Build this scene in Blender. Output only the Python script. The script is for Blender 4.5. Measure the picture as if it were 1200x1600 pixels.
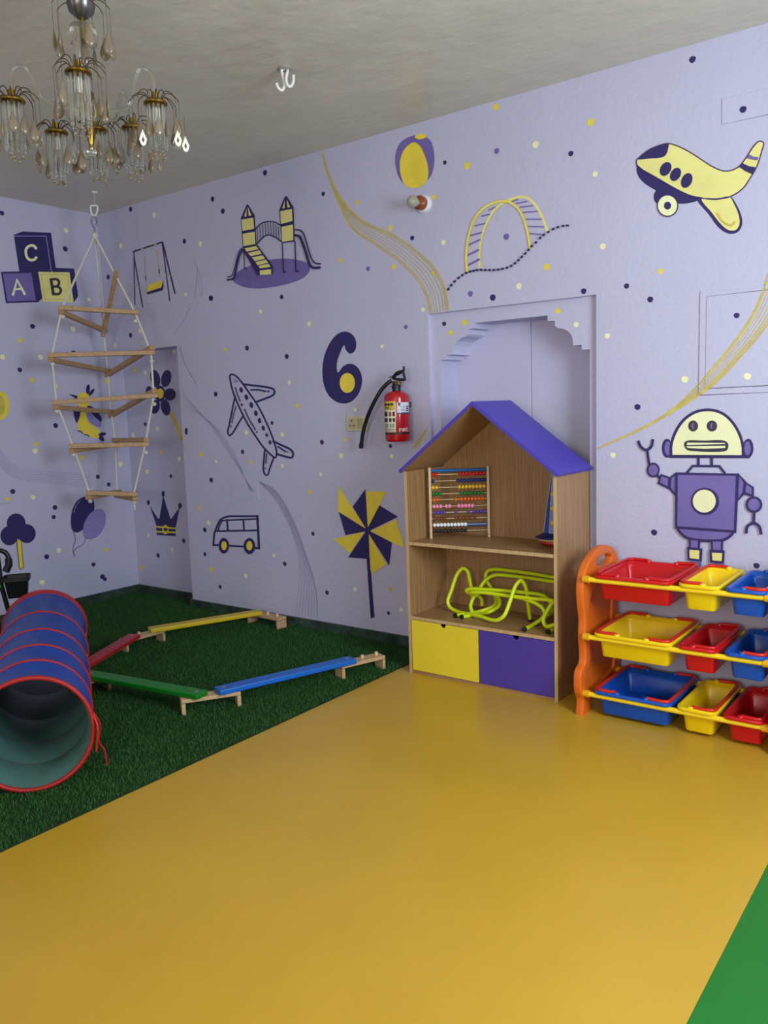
import bpy, bmesh, math, random
import numpy as np
from mathutils import Vector, Matrix
random.seed(7); rng = np.random.default_rng(7)
for o in list(bpy.data.objects): bpy.data.objects.remove(o, do_unlink=True)
scene = bpy.context.scene
COL = scene.collection

# ------------------------------------------------------------------ camera
F = 1283.576                                    # focal length in pixels of the 1200 x 1600 frame
YAW, PITCH, ROLL = [math.radians(a) for a in (-37.2807, 7.2119, -1.9028)]
CAM = np.array([0.0, 0.0, 1.4])
_d = np.array([math.sin(YAW)*math.cos(PITCH), math.cos(YAW)*math.cos(PITCH), -math.sin(PITCH)])
_r0 = np.array([math.cos(YAW), -math.sin(YAW), 0.0]); _u0 = np.cross(_r0, _d)
_r = math.cos(ROLL)*_r0 + math.sin(ROLL)*_u0
_u = -math.sin(ROLL)*_r0 + math.cos(ROLL)*_u0
cam = bpy.data.cameras.new('camera'); camo = bpy.data.objects.new('camera', cam); COL.objects.link(camo)
cam.sensor_fit = 'HORIZONTAL'; cam.sensor_width = 36.0; cam.lens = 36.0*F/1200.0
cam.clip_start = 0.02; cam.clip_end = 60
camo.matrix_world = Matrix(((_r[0], _u[0], -_d[0], CAM[0]), (_r[1], _u[1], -_d[1], CAM[1]), (_r[2], _u[2], -_d[2], CAM[2]), (0, 0, 0, 1)))
scene.camera = camo

# ------------------------------------------------------------------ world, lights, exposure
world = bpy.data.worlds.new('world'); scene.world = world; world.use_nodes = True
wn = world.node_tree; wn.nodes['Background'].inputs[0].default_value = (0.75, 0.85, 1.0, 1); wn.nodes['Background'].inputs[1].default_value = 1.0
scene.view_settings.view_transform = 'Standard'; scene.view_settings.look = 'None'
scene.view_settings.exposure = 0.68; scene.view_settings.gamma = 1.0; scene.view_settings.use_curve_mapping = False

def area(name, loc, target, sx, sy, power, color):
    l = bpy.data.lights.new(name, 'AREA'); l.shape = 'RECTANGLE'; l.size = sx; l.size_y = sy; l.energy = power; l.color = color
    o = bpy.data.objects.new(name, l); COL.objects.link(o); o.location = loc
    o.rotation_euler = (Vector(target)-Vector(loc)).to_track_quat('-Z', 'Y').to_euler()
    return o
XR, YB, XL, YW, ZC = 1.0, -2.6, -5.5, 3.813, 2.9      # room: right wall, wall behind the camera, left wall, long wall, ceiling
area('daylight_right_window', (XR-0.03, 1.8, 1.8), (XR-2, 1.8, 1.8), 1.3, 1.3, 66, (0.76, 0.88, 1.0))
area('added_rear_fill', (-0.15, YB+0.03, 1.7), (-0.15, YB+2, 1.7), 1.8, 1.4, 49, (1.0, 0.93, 0.84))  # general fill added behind the camera to even out the brightness
area('daylight_rear_left_window', (-3.9, YB+0.03, 1.7), (-3.9, YB+2, 1.7), 1.2, 1.4, 8, (1.0, 0.86, 0.76))

# ------------------------------------------------------------------ helpers: pixels to points on real planes
def ray(x, y): return _r*(x-600)/F - _u*(y-800)/F + _d
def on(x, y, ax, val):
    v = ray(x, y); t = (val-CAM[ax])/v[ax]; return CAM + t*v
BEAR = np.array([-0.822, 0.569, 0.0]); SIDE = np.array([0.569, 0.822, 0.0])   # bearing from the camera to the far corner, and its right
def onb(x, y, dist):
    v = ray(x, y); t = (dist - CAM@BEAR)/(v@BEAR); return CAM + t*v

def s2l(c):
    c /= 255.0
    return c/12.92 if c <= 0.04045 else ((c+0.055)/1.055)**2.4
def hexc(h): h = h.lstrip('#'); return tuple(s2l(int(h[i:i+2], 16)) for i in (0, 2, 4))

MATS = {}
def mat(name, h, rough=0.5, var=0.08, vscale=6.0, bump=0.0, bscale=80.0, metal=0.0, trans=0.0, ior=1.45, spec=0.5, coat=0.0, stretch=None):
    if name in MATS: return MATS[name]
    m = bpy.data.materials.new(name); m.use_nodes = True; nt = m.node_tree; b = nt.nodes['Principled BSDF']
    c = hexc(h)
    b.inputs['Roughness'].default_value = rough; b.inputs['Metallic'].default_value = metal
    b.inputs['Transmission Weight'].default_value = trans; b.inputs['IOR'].default_value = ior
    b.inputs['Specular IOR Level'].default_value = spec; b.inputs['Coat Weight'].default_value = coat
    tc = nt.nodes.new('ShaderNodeTexCoord'); mp = nt.nodes.new('ShaderNodeMapping'); nt.links.new(tc.outputs['Object'], mp.inputs['Vector'])
    if stretch: mp.inputs['Scale'].default_value = stretch
    n = nt.nodes.new('ShaderNodeTexNoise'); n.inputs['Scale'].default_value = vscale; n.inputs['Detail'].default_value = 5
    nt.links.new(mp.outputs[0], n.inputs['Vector'])
    r = nt.nodes.new('ShaderNodeValToRGB'); r.color_ramp.elements[0].position = 0.3; r.color_ramp.elements[1].position = 0.7
    r.color_ramp.elements[0].color = tuple(x*(1-var) for x in c)+(1,); r.color_ramp.elements[1].color = tuple(min(1, x*(1+var)) for x in c)+(1,)
    nt.links.new(n.outputs['Fac'], r.inputs['Fac']); nt.links.new(r.outputs['Color'], b.inputs['Base Color'])
    if bump:
        n2 = nt.nodes.new('ShaderNodeTexNoise'); n2.inputs['Scale'].default_value = bscale; n2.inputs['Detail'].default_value = 6
        nt.links.new(mp.outputs[0], n2.inputs['Vector'])
        bp = nt.nodes.new('ShaderNodeBump'); bp.inputs['Strength'].default_value = bump; bp.inputs['Distance'].default_value = 0.01
        nt.links.new(n2.outputs['Fac'], bp.inputs['Height']); nt.links.new(bp.outputs['Normal'], b.inputs['Normal'])
    MATS[name] = m; return m

def wood(name, dark, light, rough=0.45, axis='Z', scale=1.0):
    if name in MATS: return MATS[name]
    m = bpy.data.materials.new(name); m.use_nodes = True; nt = m.node_tree; b = nt.nodes['Principled BSDF']
    b.inputs['Roughness'].default_value = rough
    tc = nt.nodes.new('ShaderNodeTexCoord'); mp = nt.nodes.new('ShaderNodeMapping'); nt.links.new(tc.outputs['Object'], mp.inputs['Vector'])
    mp.inputs['Scale'].default_value = {'Z': (40, 40, 1.2), 'X': (1.2, 40, 40), 'Y': (40, 1.2, 40)}[axis]
    n = nt.nodes.new('ShaderNodeTexNoise'); n.inputs['Scale'].default_value = 3.0*scale; n.inputs['Detail'].default_value = 8; n.inputs['Roughness'].default_value = 0.6
    nt.links.new(mp.outputs[0], n.inputs['Vector'])
    r = nt.nodes.new('ShaderNodeValToRGB'); r.color_ramp.elements[0].position = 0.32; r.color_ramp.elements[1].position = 0.68
    r.color_ramp.elements[0].color = hexc(dark)+(1,); r.color_ramp.elements[1].color = hexc(light)+(1,)
    nt.links.new(n.outputs['Fac'], r.inputs['Fac']); nt.links.new(r.outputs['Color'], b.inputs['Base Color'])
    bp = nt.nodes.new('ShaderNodeBump'); bp.inputs['Strength'].default_value = 0.08; bp.inputs['Distance'].default_value = 0.004
    nt.links.new(n.outputs['Fac'], bp.inputs['Height']); nt.links.new(bp.outputs['Normal'], b.inputs['Normal'])
    MATS[name] = m; return m

# ------------------------------------------------------------------ helpers: meshes and objects
def cat_rom(P, n=8, closed=False):
    P = [np.array(p, float) for p in P]
    if len(P) < 3: return P
    out = []; N = len(P)
    for i in range(N if closed else N-1):
        p1, p2 = P[i], P[(i+1) % N]
        p0 = P[(i-1) % N] if closed or i > 0 else 2*p1-p2
        p3 = P[(i+2) % N] if closed or i < N-2 else 2*p2-p1
        d1 = max(np.linalg.norm(p1-p0), 1e-9)**.5; d2 = max(np.linalg.norm(p2-p1), 1e-9)**.5; d3 = max(np.linalg.norm(p3-p2), 1e-9)**.5
        m1 = d2*((p1-p0)/d1-(p2-p0)/(d1+d2)+(p2-p1)/d2); m2 = d2*((p2-p1)/d2-(p3-p1)/(d2+d3)+(p3-p2)/d3)
        for k in range(n):
            t = k/n; out.append((2*t**3-3*t**2+1)*p1+(t**3-2*t**2+t)*m1+(-2*t**3+3*t**2)*p2+(t**3-t**2)*m2)
    if not closed: out.append(P[-1])
    return out

class MB:
    def __init__(s): s.v = []; s.f = []; s.m = []
    def add(s, vs, fs, mi=0):
        b = len(s.v); s.v += [tuple(float(c) for c in v) for v in vs]; s.f += [tuple(b+i for i in f) for f in fs]; s.m += [mi]*len(fs); return s
    def box(s, lo, hi, mi=0):
        x0, y0, z0 = lo; x1, y1, z1 = hi
        return s.add([(x0,y0,z0),(x1,y0,z0),(x1,y1,z0),(x0,y1,z0),(x0,y0,z1),(x1,y0,z1),(x1,y1,z1),(x0,y1,z1)],
                     [(0,3,2,1),(4,5,6,7),(0,1,5,4),(1,2,6,5),(2,3,7,6),(3,0,4,7)], mi)
    def obox(s, c, ax, ay, az, mi=0):
        c, ax, ay, az = [np.array(q, float) for q in (c, ax, ay, az)]      # half-axis vectors
        return s.add([c+i*ax+j*ay+k*az for k in (-1, 1) for i, j in ((-1,-1),(1,-1),(1,1),(-1,1))],
                     [(0,3,2,1),(4,5,6,7),(0,1,5,4),(1,2,6,5),(2,3,7,6),(3,0,4,7)], mi)
    def bar(s, a, b, w, h, up=(0,0,1), mi=0):
        a, b, up = [np.array(q, float) for q in (a, b, up)]
        d = b-a; L = np.linalg.norm(d); d /= L; sd = np.cross(d, up); sd /= np.linalg.norm(sd); u2 = np.cross(sd, d)
        return s.obox((a+b)/2, d*L/2, sd*w/2, u2*h/2, mi)
    def tube(s, pts, r, seg=10, mi=0, closed=False):
        P = [np.array(p, float) for p in pts]; n = len(P)
        R = [r]*n if np.isscalar(r) else list(r)
        T = []
        for i in range(n):
            a = P[(i-1) % n] if closed or i > 0 else P[i]; b = P[(i+1) % n] if closed or i < n-1 else P[i]
            t = b-a; T.append(t/max(np.linalg.norm(t), 1e-9))
        ref = np.array([0,0,1.0]) if abs(T[0][2]) < .9 else np.array([1.0,0,0])
        x = np.cross(ref, T[0]); x /= np.linalg.norm(x); vs = []
        for i in range(n):
            x = x-T[i]*(x@T[i]); x /= max(np.linalg.norm(x), 1e-9); y = np.cross(T[i], x)
            for k in range(seg):
                a = 2*math.pi*k/seg; vs.append(P[i]+R[i]*(math.cos(a)*x+math.sin(a)*y))
        fs = []
        for i in range(n if closed else n-1):
            j = (i+1) % n
            for k in range(seg): fs.append((i*seg+k, i*seg+(k+1) % seg, j*seg+(k+1) % seg, j*seg+k))
        if not closed: fs.append(tuple(range(seg-1, -1, -1))); fs.append(tuple((n-1)*seg+k for k in range(seg)))
        return s.add(vs, fs, mi)
    def lathe(s, prof, c=(0,0,0), seg=24, mi=0, axis=None):
        c = np.array(c, float); A = np.array(axis if axis is not None else (0,0,1), float); A /= np.linalg.norm(A)
        ref = np.array([1.0,0,0]) if abs(A[0]) < .9 else np.array([0,1.0,0]); X = np.cross(A, ref); X /= np.linalg.norm(X); Y = np.cross(A, X)
        vs = []; fs = []
        for r, z in prof:
            for k in range(seg):
                a = 2*math.pi*k/seg; vs.append(c+A*z+max(r, 1e-5)*(math.cos(a)*X+math.sin(a)*Y))
        for i in range(len(prof)-1):
            for k in range(seg): fs.append((i*seg+k, i*seg+(k+1) % seg, (i+1)*seg+(k+1) % seg, (i+1)*seg+k))
        fs.append(tuple(range(seg-1, -1, -1))); fs.append(tuple((len(prof)-1)*seg+k for k in range(seg)))
        return s.add(vs, fs, mi)
    def prism(s, poly, ext, mi=0):
        n = len(poly); P = [np.array(p, float) for p in poly]; e = np.array(ext, float)
        return s.add(P+[p+e for p in P], [tuple(range(n-1, -1, -1)), tuple(range(n, 2*n))]+[(i, (i+1) % n, n+(i+1) % n, n+i) for i in range(n)], mi)
    def loops(s, loops, mi=0, cap0=True, cap1=True):
        n = len(loops[0]); vs = [p for l in loops for p in l]; fs = []
        for i in range(len(loops)-1):
            for k in range(n): fs.append((i*n+k, i*n+(k+1) % n, (i+1)*n+(k+1) % n, (i+1)*n+k))
        if cap0: fs.append(tuple(range(n-1, -1, -1)))
        if cap1: fs.append(tuple((len(loops)-1)*n+k for k in range(n)))
        return s.add(vs, fs, mi)
    def build(s, name, mats, parent=None, smooth=None, bevel=0.0, fix=True):
        me = bpy.data.meshes.new(name); off = np.array(parent.matrix_basis.translation) if parent is not None else np.zeros(3)
        q = parent
        while q is not None and q.parent is not None: q = q.parent; off = off+np.array(q.matrix_basis.translation)
        me.from_pydata([tuple(np.array(v)-off) for v in s.v], [], s.f)
        if not isinstance(mats, (list, tuple)): mats = [mats]
        for m in mats: me.materials.append(m)
        me.polygons.foreach_set('material_index', s.m)
        if fix:
            bm = bmesh.new(); bm.from_mesh(me); bmesh.ops.recalc_face_normals(bm, faces=bm.faces); bm.to_mesh(me); bm.free()
        if smooth is not None:
            me.polygons.foreach_set('use_smooth', [True]*len(me.polygons)); me.set_sharp_from_angle(angle=math.radians(smooth))
        me.update()
        o = bpy.data.objects.new(name, me); COL.objects.link(o)
        if parent is not None: o.parent = parent
        if bevel:
            b = o.modifiers.new('bevel', 'BEVEL'); b.width = bevel; b.segments = 2; b.limit_method = 'ANGLE'; b.angle_limit = math.radians(40)
        return o

def thing(name, label, cat, loc, group=None):
    o = bpy.data.objects.new(name, None); COL.objects.link(o); o.location = tuple(float(c) for c in loc); o.empty_display_size = 0.05
    return tag(o, label, cat, group)
def tag(o, label, cat, group=None):
    o['label'] = label; o['category'] = cat
    if group: o['group'] = group
    return o
def struct(o, label=None):
    o['kind'] = 'structure'
    if label: o['label'] = label
    return o
def share(name, me, parent, loc, rot=None, scale=None):      # loc in the frame of the parent
    o = bpy.data.objects.new(name, me); COL.objects.link(o); o.parent = parent; o.location = tuple(float(c) for c in loc)
    if rot: o.rotation_euler = rot
    if scale: o.scale = scale
    return o
def mesh_of(mb, name, mats, smooth=None):
    o = mb.build(name, mats, None, smooth); me = o.data; bpy.data.objects.remove(o, do_unlink=True); return me

# ------------------------------------------------------------------ materials
def wall_mat():
    m = mat('lavender_wall_paint', '#bebcd5', 0.55, 0.03, 1.3, 0.25, 38.0)
    return m
M_WALL = wall_mat()
M_CEIL = mat('ceiling_plaster', '#d3cebb', 0.34, 0.07, 1.6, 0.8, 7.0, stretch=(1.0, 1.6, 1.0))
M_NAVY = mat('navy_paint', '#2e2560', 0.5, 0.10, 9)
M_PURP = mat('violet_paint', '#7365a6', 0.5, 0.08, 9)
M_PURL = mat('light_violet_paint', '#8d84be', 0.5, 0.06, 9)
M_YEL = mat('yellow_paint', '#ebd444', 0.5, 0.08, 9)
M_YELL = mat('pale_yellow_paint', '#e8e08c', 0.5, 0.06, 9)
M_CREAM = mat('cream_paint', '#eeeebc', 0.5, 0.04, 9)
M_OCH = mat('ochre_paint', '#cdb956', 0.5, 0.12, 20)
M_MAR = mat('plum_paint', '#4a3458', 0.5, 0.1, 20)
M_FAINT = mat('faint_violet_line_paint', '#9a95bd', 0.5, 0.08, 20)
M_BLK = mat('black_line_paint', '#34323f', 0.5, 0.08, 20)
PAL = dict(n=M_NAVY, p=M_PURP, l=M_PURL, y=M_YEL, Y=M_YELL, c=M_CREAM, o=M_OCH, d=M_MAR, f=M_FAINT, k=M_BLK)

# ------------------------------------------------------------------ room shell
YREC, YPAN, YALC = 3.95, 3.843, 4.015          # recess by the corner, framed panel of the niche, back of the niche
wb = MB()
for x0, x1, z0, z1 in ((XL-.2, -4.68, 1.88, ZC), (-4.68, -2.557, 0, ZC), (-2.557, -1.593, 1.901, ZC), (-1.593, XR+.2, 0, ZC)):
    wb.box((x0, YW, z0), (x1, 4.3, z1))
wb.box((XL-.2, YREC, 0), (-4.68, 4.3, 1.88))
wall_back = struct(wb.build('wall_back', M_WALL), 'lavender painted long wall with a recess by the corner and a niche')
# stepped arch panel set back inside the niche
half = [(0.212, 1.831), (0.212, 1.804), (0.251, 1.801), (0.251, 1.776), (0.268, 1.765), (0.295, 1.758), (0.322, 1.745), (0.340, 1.722), (0.347, 1.692),
        (0.347, 1.675), (0.392, 1.674), (0.392, 1.651), (0.434, 1.648), (0.434, 0.0)]
xc_ = -2.072
right = [(xc_+a, z) for a, z in half]; left = [(xc_-a, z) for a, z in reversed(half)]
outer = [(-2.557, 0.0), (-2.557, 1.901), (-1.593, 1.901), (-1.593, 0.0)]
poly = outer + list(reversed(right)) + list(reversed(left))
ap = MB().prism([(x, YPAN, z) for x, z in poly], (0, YALC-YPAN, 0))
ap.build('arched_panel', M_WALL, wall_back)['label'] = 'stepped arch panel set into the niche'
for x0, x1 in ((-2.557, -2.0415), (-2.0385, -1.593)):
    MB().box((x0, YALC, 0), (x1, 4.3, 1.901)).build('niche_board', mat('niche_board_paint', '#c3bfd9', 0.5, 0.03, 2), wall_back, bevel=.002)
wall_left = struct(MB().box((XL-.2, YB-.2, 0), (XL, 4.3, ZC)).build('wall_left', M_WALL), 'lavender painted short wall on the left with murals')
ceiling = struct(MB().box((XL-.2, YB-.2, ZC), (XR+.2, 4.3, ZC+.15)).build('ceiling', M_CEIL), 'uneven grey plaster ceiling')
# coved plaster where the ceiling meets the two walls of the far corner
cv = MB()
prof = [(0, 0), (0.10, 0)] + [(0.10-0.10*math.sin(a), -0.10*(1-math.cos(a))*.35) for a in np.linspace(0, math.pi/2, 8)[1:]]
# walls that close the room behind the camera, with two windows and a third added for fill light
def wall_with_windows(name, label, axis, val, thick, a0, a1, wins):
    mb = MB(); cuts = sorted(wins)
    def bx(a, b, z0, z1):
        if axis == 0: mb.box((val, a, z0), (val+thick, b, z1))
        else: mb.box((a, val-thick, z0), (b, val, z1))
    prev = a0
    for (w0, w1, z0, z1) in cuts:
        bx(prev, w0, 0, ZC); bx(w0, w1, 0, z0); bx(w0, w1, z1, ZC); prev = w1
    bx(prev, a1, 0, ZC)
    return struct(mb.build(name, M_WALL), label)
wall_right = wall_with_windows('wall_right', 'lavender wall with a wide window, right of the camera', 0, XR, .2, YB-.2, 4.3, [(1.15, 2.45, 1.15, 2.45)])
wall_rear = wall_with_windows('wall_rear', 'lavender wall with a window and an added fill window behind the camera', 1, YB, .2, XL-.2, XR+.2, [(-1.05, .75, 1.0, 2.4), (-4.5, -3.3, 1.0, 2.4)])
M_FRAME = mat('white_window_frame', '#e8e8ea', 0.4); M_GLASS = mat('window_glass', '#ffffff', 0.02, 0, trans=1.0)
def window(n, axis, val, a0, a1, z0, z1):
    def P(a, d, z): return (val+d, a, z) if axis == 0 else (a, val-d, z)
    def bx(mb, a, b, d0, d1, c, e):
        p, q = P(a, d0, c), P(b, d1, e); mb.box(tuple(min(i, j) for i, j in zip(p, q)), tuple(max(i, j) for i, j in zip(p, q)))
    f = MB(); t = .05
    bx(f, a0, a0+t, .06, .12, z0, z1); bx(f, a1-t, a1, .06, .12, z0, z1); bx(f, a0+t, a1-t, .06, .12, z0, z0+t); bx(f, a0+t, a1-t, .06, .12, z1-t, z1)
    m = (a0+a1)/2; bx(f, m-t/2, m+t/2, .06, .12, z0+t, z1-t)
    w = struct(f.build('window_%d' % n, M_FRAME, bevel=.004), 'white framed two-pane window')
    for a, b in ((a0+t, m-t/2), (m+t/2, a1-t)):
        g = MB(); bx(g, a, b, .088, .094, z0+t, z1-t); g.build('pane', M_GLASS, w)
window(1, 0, XR, 1.15, 2.45, 1.15, 2.45); window(2, 1, YB, -1.05, .75, 1.0, 2.4); window(3, 1, YB, -4.5, -3.3, 1.0, 2.4)  # the wide rear window is an addition that carries the fill light

# floor: slab with the vinyl sheets laid on it
M_FY = mat('yellow_vinyl', '#c2992f', 0.30, 0.05, 2.2, 0.06, 160.0, spec=0.45)
M_FG = mat('green_vinyl', '#157020', 0.42, 0.05, 2.2, 0.06, 160.0)
floor = struct(MB().box((XL-.2, YB-.2, -.15), (XR+.2, 4.3, -.003)).build('floor', mat('concrete_screed', '#6e6a63', 0.8)), 'floor with yellow and green vinyl sheets')
MB().box((-2.5585, YB, -.003), (-0.5125, 4.02, 0)).build('vinyl_sheet', M_FY, floor)['label'] = 'smooth mustard yellow vinyl'
MB().box((-0.5120, YB, -.003), (XR, YW, 0)).build('vinyl_sheet', M_FG, floor)['label'] = 'green vinyl at the lower right'

# skirting of dark stone
M_SK = mat('dark_green_stone', '#36453f', 0.3, 0.55, 14, 0.1, 60)
sk = MB().box((-4.695, YW-.015, 0), (-2.557, YW, .066)).box((-4.695, YW, 0), (-4.68, YREC-.015, .066))
sk.box((-1.593, YW-.015, 0), (XR, YW, .066)); struct(sk.build('baseboard_back', M_SK, bevel=.002), 'low dark stone skirting along the long wall')
struct(MB().box((XL, YREC-.015, 0), (-4.695, YREC, .066)).build('baseboard_recess', M_SK, bevel=.002), 'low dark stone skirting in the recess')
struct(MB().box((XL, YB, 0), (XL+.015, YREC-.015, .066)).build('baseboard_left', M_SK, bevel=.002), 'low dark stone skirting along the left wall')

# artificial turf with its pile
turf = tag(MB().box((XL+.015, YB, -.003), (-2.5605, YREC-.015, .004)).build('artificial_turf', mat('turf_backing', '#12300f', 0.9, 0.3, 60, 0.5, 300)),
           'dark green artificial grass carpet covering the left part of the floor', 'carpet')
def pile(n):
    x = rng.uniform(XL+.02, -2.563, n); y = 3.93-(3.93-.6)*rng.random(n)**1.0
    ok = ~((y > YW-.016) & (x > -4.70)); x = x[ok]; y = y[ok]; n = len(x)
    a = rng.uniform(0, 2*np.pi, n); w = rng.uniform(.0009, .0016, n); h = rng.uniform(.008, .017, n); l = rng.uniform(.002, .009, n); la = rng.uniform(0, 2*np.pi, n)
    v = np.zeros((n, 3, 3))
    v[:, 0, 0] = x-np.cos(a)*w; v[:, 0, 1] = y-np.sin(a)*w; v[:, 1, 0] = x+np.cos(a)*w; v[:, 1, 1] = y+np.sin(a)*w
    v[:, 2, 0] = np.clip(x+np.cos(la)*l, None, -2.561); v[:, 2, 1] = y+np.sin(la)*l; v[:, :2, 2] = .004; v[:, 2, 2] = .004+h
    me = bpy.data.meshes.new('grass_pile'); me.vertices.add(3*n); me.loops.add(3*n); me.polygons.add(n)
    me.vertices.foreach_set('co', v.reshape(-1)); me.loops.foreach_set('vertex_index', np.arange(3*n, dtype=np.int32))
    me.polygons.foreach_set('loop_start', np.arange(0, 3*n, 3, dtype=np.int32)); me.update(calc_edges=True)
    m = bpy.data.materials.new('turf_blades'); m.use_nodes = True; nt = m.node_tree; b = nt.nodes['Principled BSDF']; b.inputs['Roughness'].default_value = .6
    g = nt.nodes.new('ShaderNodeNewGeometry'); r = nt.nodes.new('ShaderNodeValToRGB')
    r.color_ramp.elements[0].color = hexc('#10380d')+(1,); r.color_ramp.elements[1].color = hexc('#30701f')+(1,)
    nt.links.new(g.outputs['Random Per Island'], r.inputs['Fac']); nt.links.new(r.outputs['Color'], b.inputs['Base Color'])
    me.materials.append(m); o = bpy.data.objects.new('grass_pile', me); COL.objects.link(o); o.parent = turf; o['kind'] = 'stuff'; o['label'] = 'short green synthetic grass blades'
pile(330000)
ZT = 0.012                                      # height on which things rest on the turf

# ------------------------------------------------------------------ wall plates and hatches painted over
def rect_plate(name, label, p0, p1, t, parent=wall_back, extra=None):
    a = on(*p0, 1, YW); b = on(*p1, 1, YW)
    x0, x1 = sorted((a[0], b[0])); z0, z1 = sorted((a[2], b[2]))
    if extra: x1 = extra[0] if extra[0] is not None else x1; z1 = extra[1] if len(extra) > 1 and extra[1] is not None else z1
    o = MB().box((x0, YW-t, z0), (x1, YW+.002, z1)).build(name, M_WALL, parent, bevel=.0012); o['label'] = label
    return (x0, x1, z0, z1, t)
PANELS = []
PANELS.append(rect_plate('hatch_frame', 'painted-over hatch surround at the right edge', (1094.5, 457.5), (1200, 613), .006, extra=(-0.35,)))
PANELS.append(rect_plate('hatch_door', 'painted-over hatch door at the right edge', (1105, 463.5), (1200, 602), .009, extra=(-0.39,)))
PANELS.append(rect_plate('box_cover', 'painted-over cover plate near the ceiling', (1128.5, 155), (1200, 179), .004, extra=(-0.6,)))
PANELS.append(rect_plate('box_cover', 'small painted-over cover plate below the outlined plane', (280+246/3, 500+834/3), (280+368/3, 500+760/3), .003))
HATCH_LINES = True
def wall_pt(plane, x, y, off):
    if plane == 'W1':
        p = on(x, y, 1, YW-off); e = 0
        for (x0, x1, z0, z1, t) in PANELS:
            if x0 < p[0] < x1 and z0 < p[2] < z1: e = max(e, t)
        return on(x, y, 1, YW-off-e)
    if plane == 'W2': return on(x, y, 0, XL+off)
    if plane == 'REC': return on(x, y, 1, YREC-off)
    return on(x, y, 1, YPAN-off)

# ------------------------------------------------------------------ painted figures
def ribbon(P, w, closed):
    P = [np.array(p, float) for p in P]; n = len(P); L = []; R = []
    for i in range(n):
        a = P[(i-1) % n] if closed or i > 0 else None; b = P[(i+1) % n] if closed or i < n-1 else None
        ts = []
        if a is not None: ts.append((P[i]-a)/max(np.linalg.norm(P[i]-a), 1e-6))
        if b is not None: ts.append((b-P[i])/max(np.linalg.norm(b-P[i]), 1e-6))
        t = sum(ts); t = t/max(np.linalg.norm(t), 1e-6); k = 1.0
        if len(ts) == 2: k = min(1.6, 1/max(.4, abs(t@ts[0])))
        nn = np.array([-t[1], t[0]])*w/2*k
        p = P[i]
        if a is None: p = p-t*w*.35
        if b is None: p = p+t*w*.35
        L.append(p+nn); R.append(p-nn)
    return L, R
def ell(cx, cy, rx, ry, rot=0, n=20):
    c, s = math.cos(math.radians(rot)), math.sin(math.radians(rot))
    return [(cx+rx*math.cos(a)*c-ry*math.sin(a)*s, cy+rx*math.cos(a)*s+ry*math.sin(a)*c) for a in np.linspace(0, 2*math.pi, n, endpoint=False)]
def mural(name, label, plane, zoom, layers, off0=.0008, step=.0003):
    ox, oy, s = zoom; mb = MB(); used = []
    def mi(c):
        if c not in used: used.append(c)
        return used.index(c)
    T = lambda p, off: wall_pt(plane, ox+p[0]/s, oy+p[1]/s, off)
    off = off0
    for ly in layers:
        k, c = ly[0], ly[1]; off += step
        if k == 'F': P = cat_rom(ly[2], 6, True); mb.add([T(p, off) for p in P], [tuple(range(len(P)))], mi(c))
        elif k == 'f': mb.add([T(p, off) for p in ly[2]], [tuple(range(len(ly[2])))], mi(c))
        elif k == 'e': P = ell(*ly[2:]); mb.add([T(p, off) for p in P], [tuple(range(len(P)))], mi(c))
        else:                                    # l straight line, L smooth line, o closed straight, O closed smooth
            w, P = ly[2], ly[3]; cl = k in 'oO'
            if k in 'LO': P = cat_rom(P, 6, cl)
            A, B = ribbon(P, w, cl); n = len(A); vs = [T(p, off) for p in A]+[T(p, off) for p in B]
            mb.add(vs, [(i, (i+1) % n, n+(i+1) % n, n+i) for i in range(n if cl else n-1)], mi(c))
    par = wall_left if plane == 'W2' else wall_back
    o = mb.build(name, [PAL[c] for c in used], par, fix=False); o['label'] = label
    return o

Z2 = (0, 300, 3.6364); Z3 = (0, 580, 3.6364); ZL = (100, 280, 5.0); ZP = (320, 290, 6.0); Z7 = (280, 500, 3.0); Z6 = (320, 200, 3.0)
ZCm = (600, 160, 3.3333); ZD = (900, 60, 4.0); ZE = (900, 400, 4.0); ZF = (960, 600, 5.0); ZPL = (340, 560, 8.0); ZPW = (500, 740, 6.6667)
mural('painted_blocks', 'painted toy blocks lettered A, B and C', 'W2', Z2, [
    ('f', 'n', [(78, 243), (130, 224), (290, 232), (318, 440), (290, 455), (110, 452)]),
    ('l', 'l', 5, [(80, 250), (262, 251), (292, 448)]),
    ('f', 'n', [(180, 452), (215, 450), (245, 600), (215, 627)]), ('f', 'n', [(300, 430), (420, 435), (445, 590), (420, 627), (395, 455), (300, 455)]),
    ('f', 'n', [(5, 453), (186, 450), (216, 626), (34, 632)]), ('f', 'p', [(15, 463), (178, 460), (204, 616), (43, 622)]),
    ('f', 'Y', [(218, 453), (395, 457), (416, 626), (243, 621)]), ('o', 'o', 3, [(232, 467), (383, 470), (400, 612), (256, 608)]),
    ('L', 'c', 15, [(205, 320), (192, 306), (170, 305), (150, 322), (147, 347), (156, 375), (175, 387), (195, 384), (206, 372)]),
    ('l', 'c', 14, [(74, 584), (97, 500), (140, 580)]), ('l', 'c', 11, [(84, 552), (128, 550)]),
    ('l', 'k', 16, [(290, 497), (303, 580)]), ('L', 'k', 14, [(290, 497), (325, 497), (336, 515), (325, 535), (297, 538)]),
    ('L', 'k', 14, [(297, 538), (333, 540), (346, 558), (336, 578), (303, 580)])])
mural('painted_sun', 'painted orange-yellow disc cut by the left edge', 'W2', Z3, [('e', 'y', 0, 195, 53, 82), ('e', 'o', -6, 195, 34, 60)])
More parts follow.
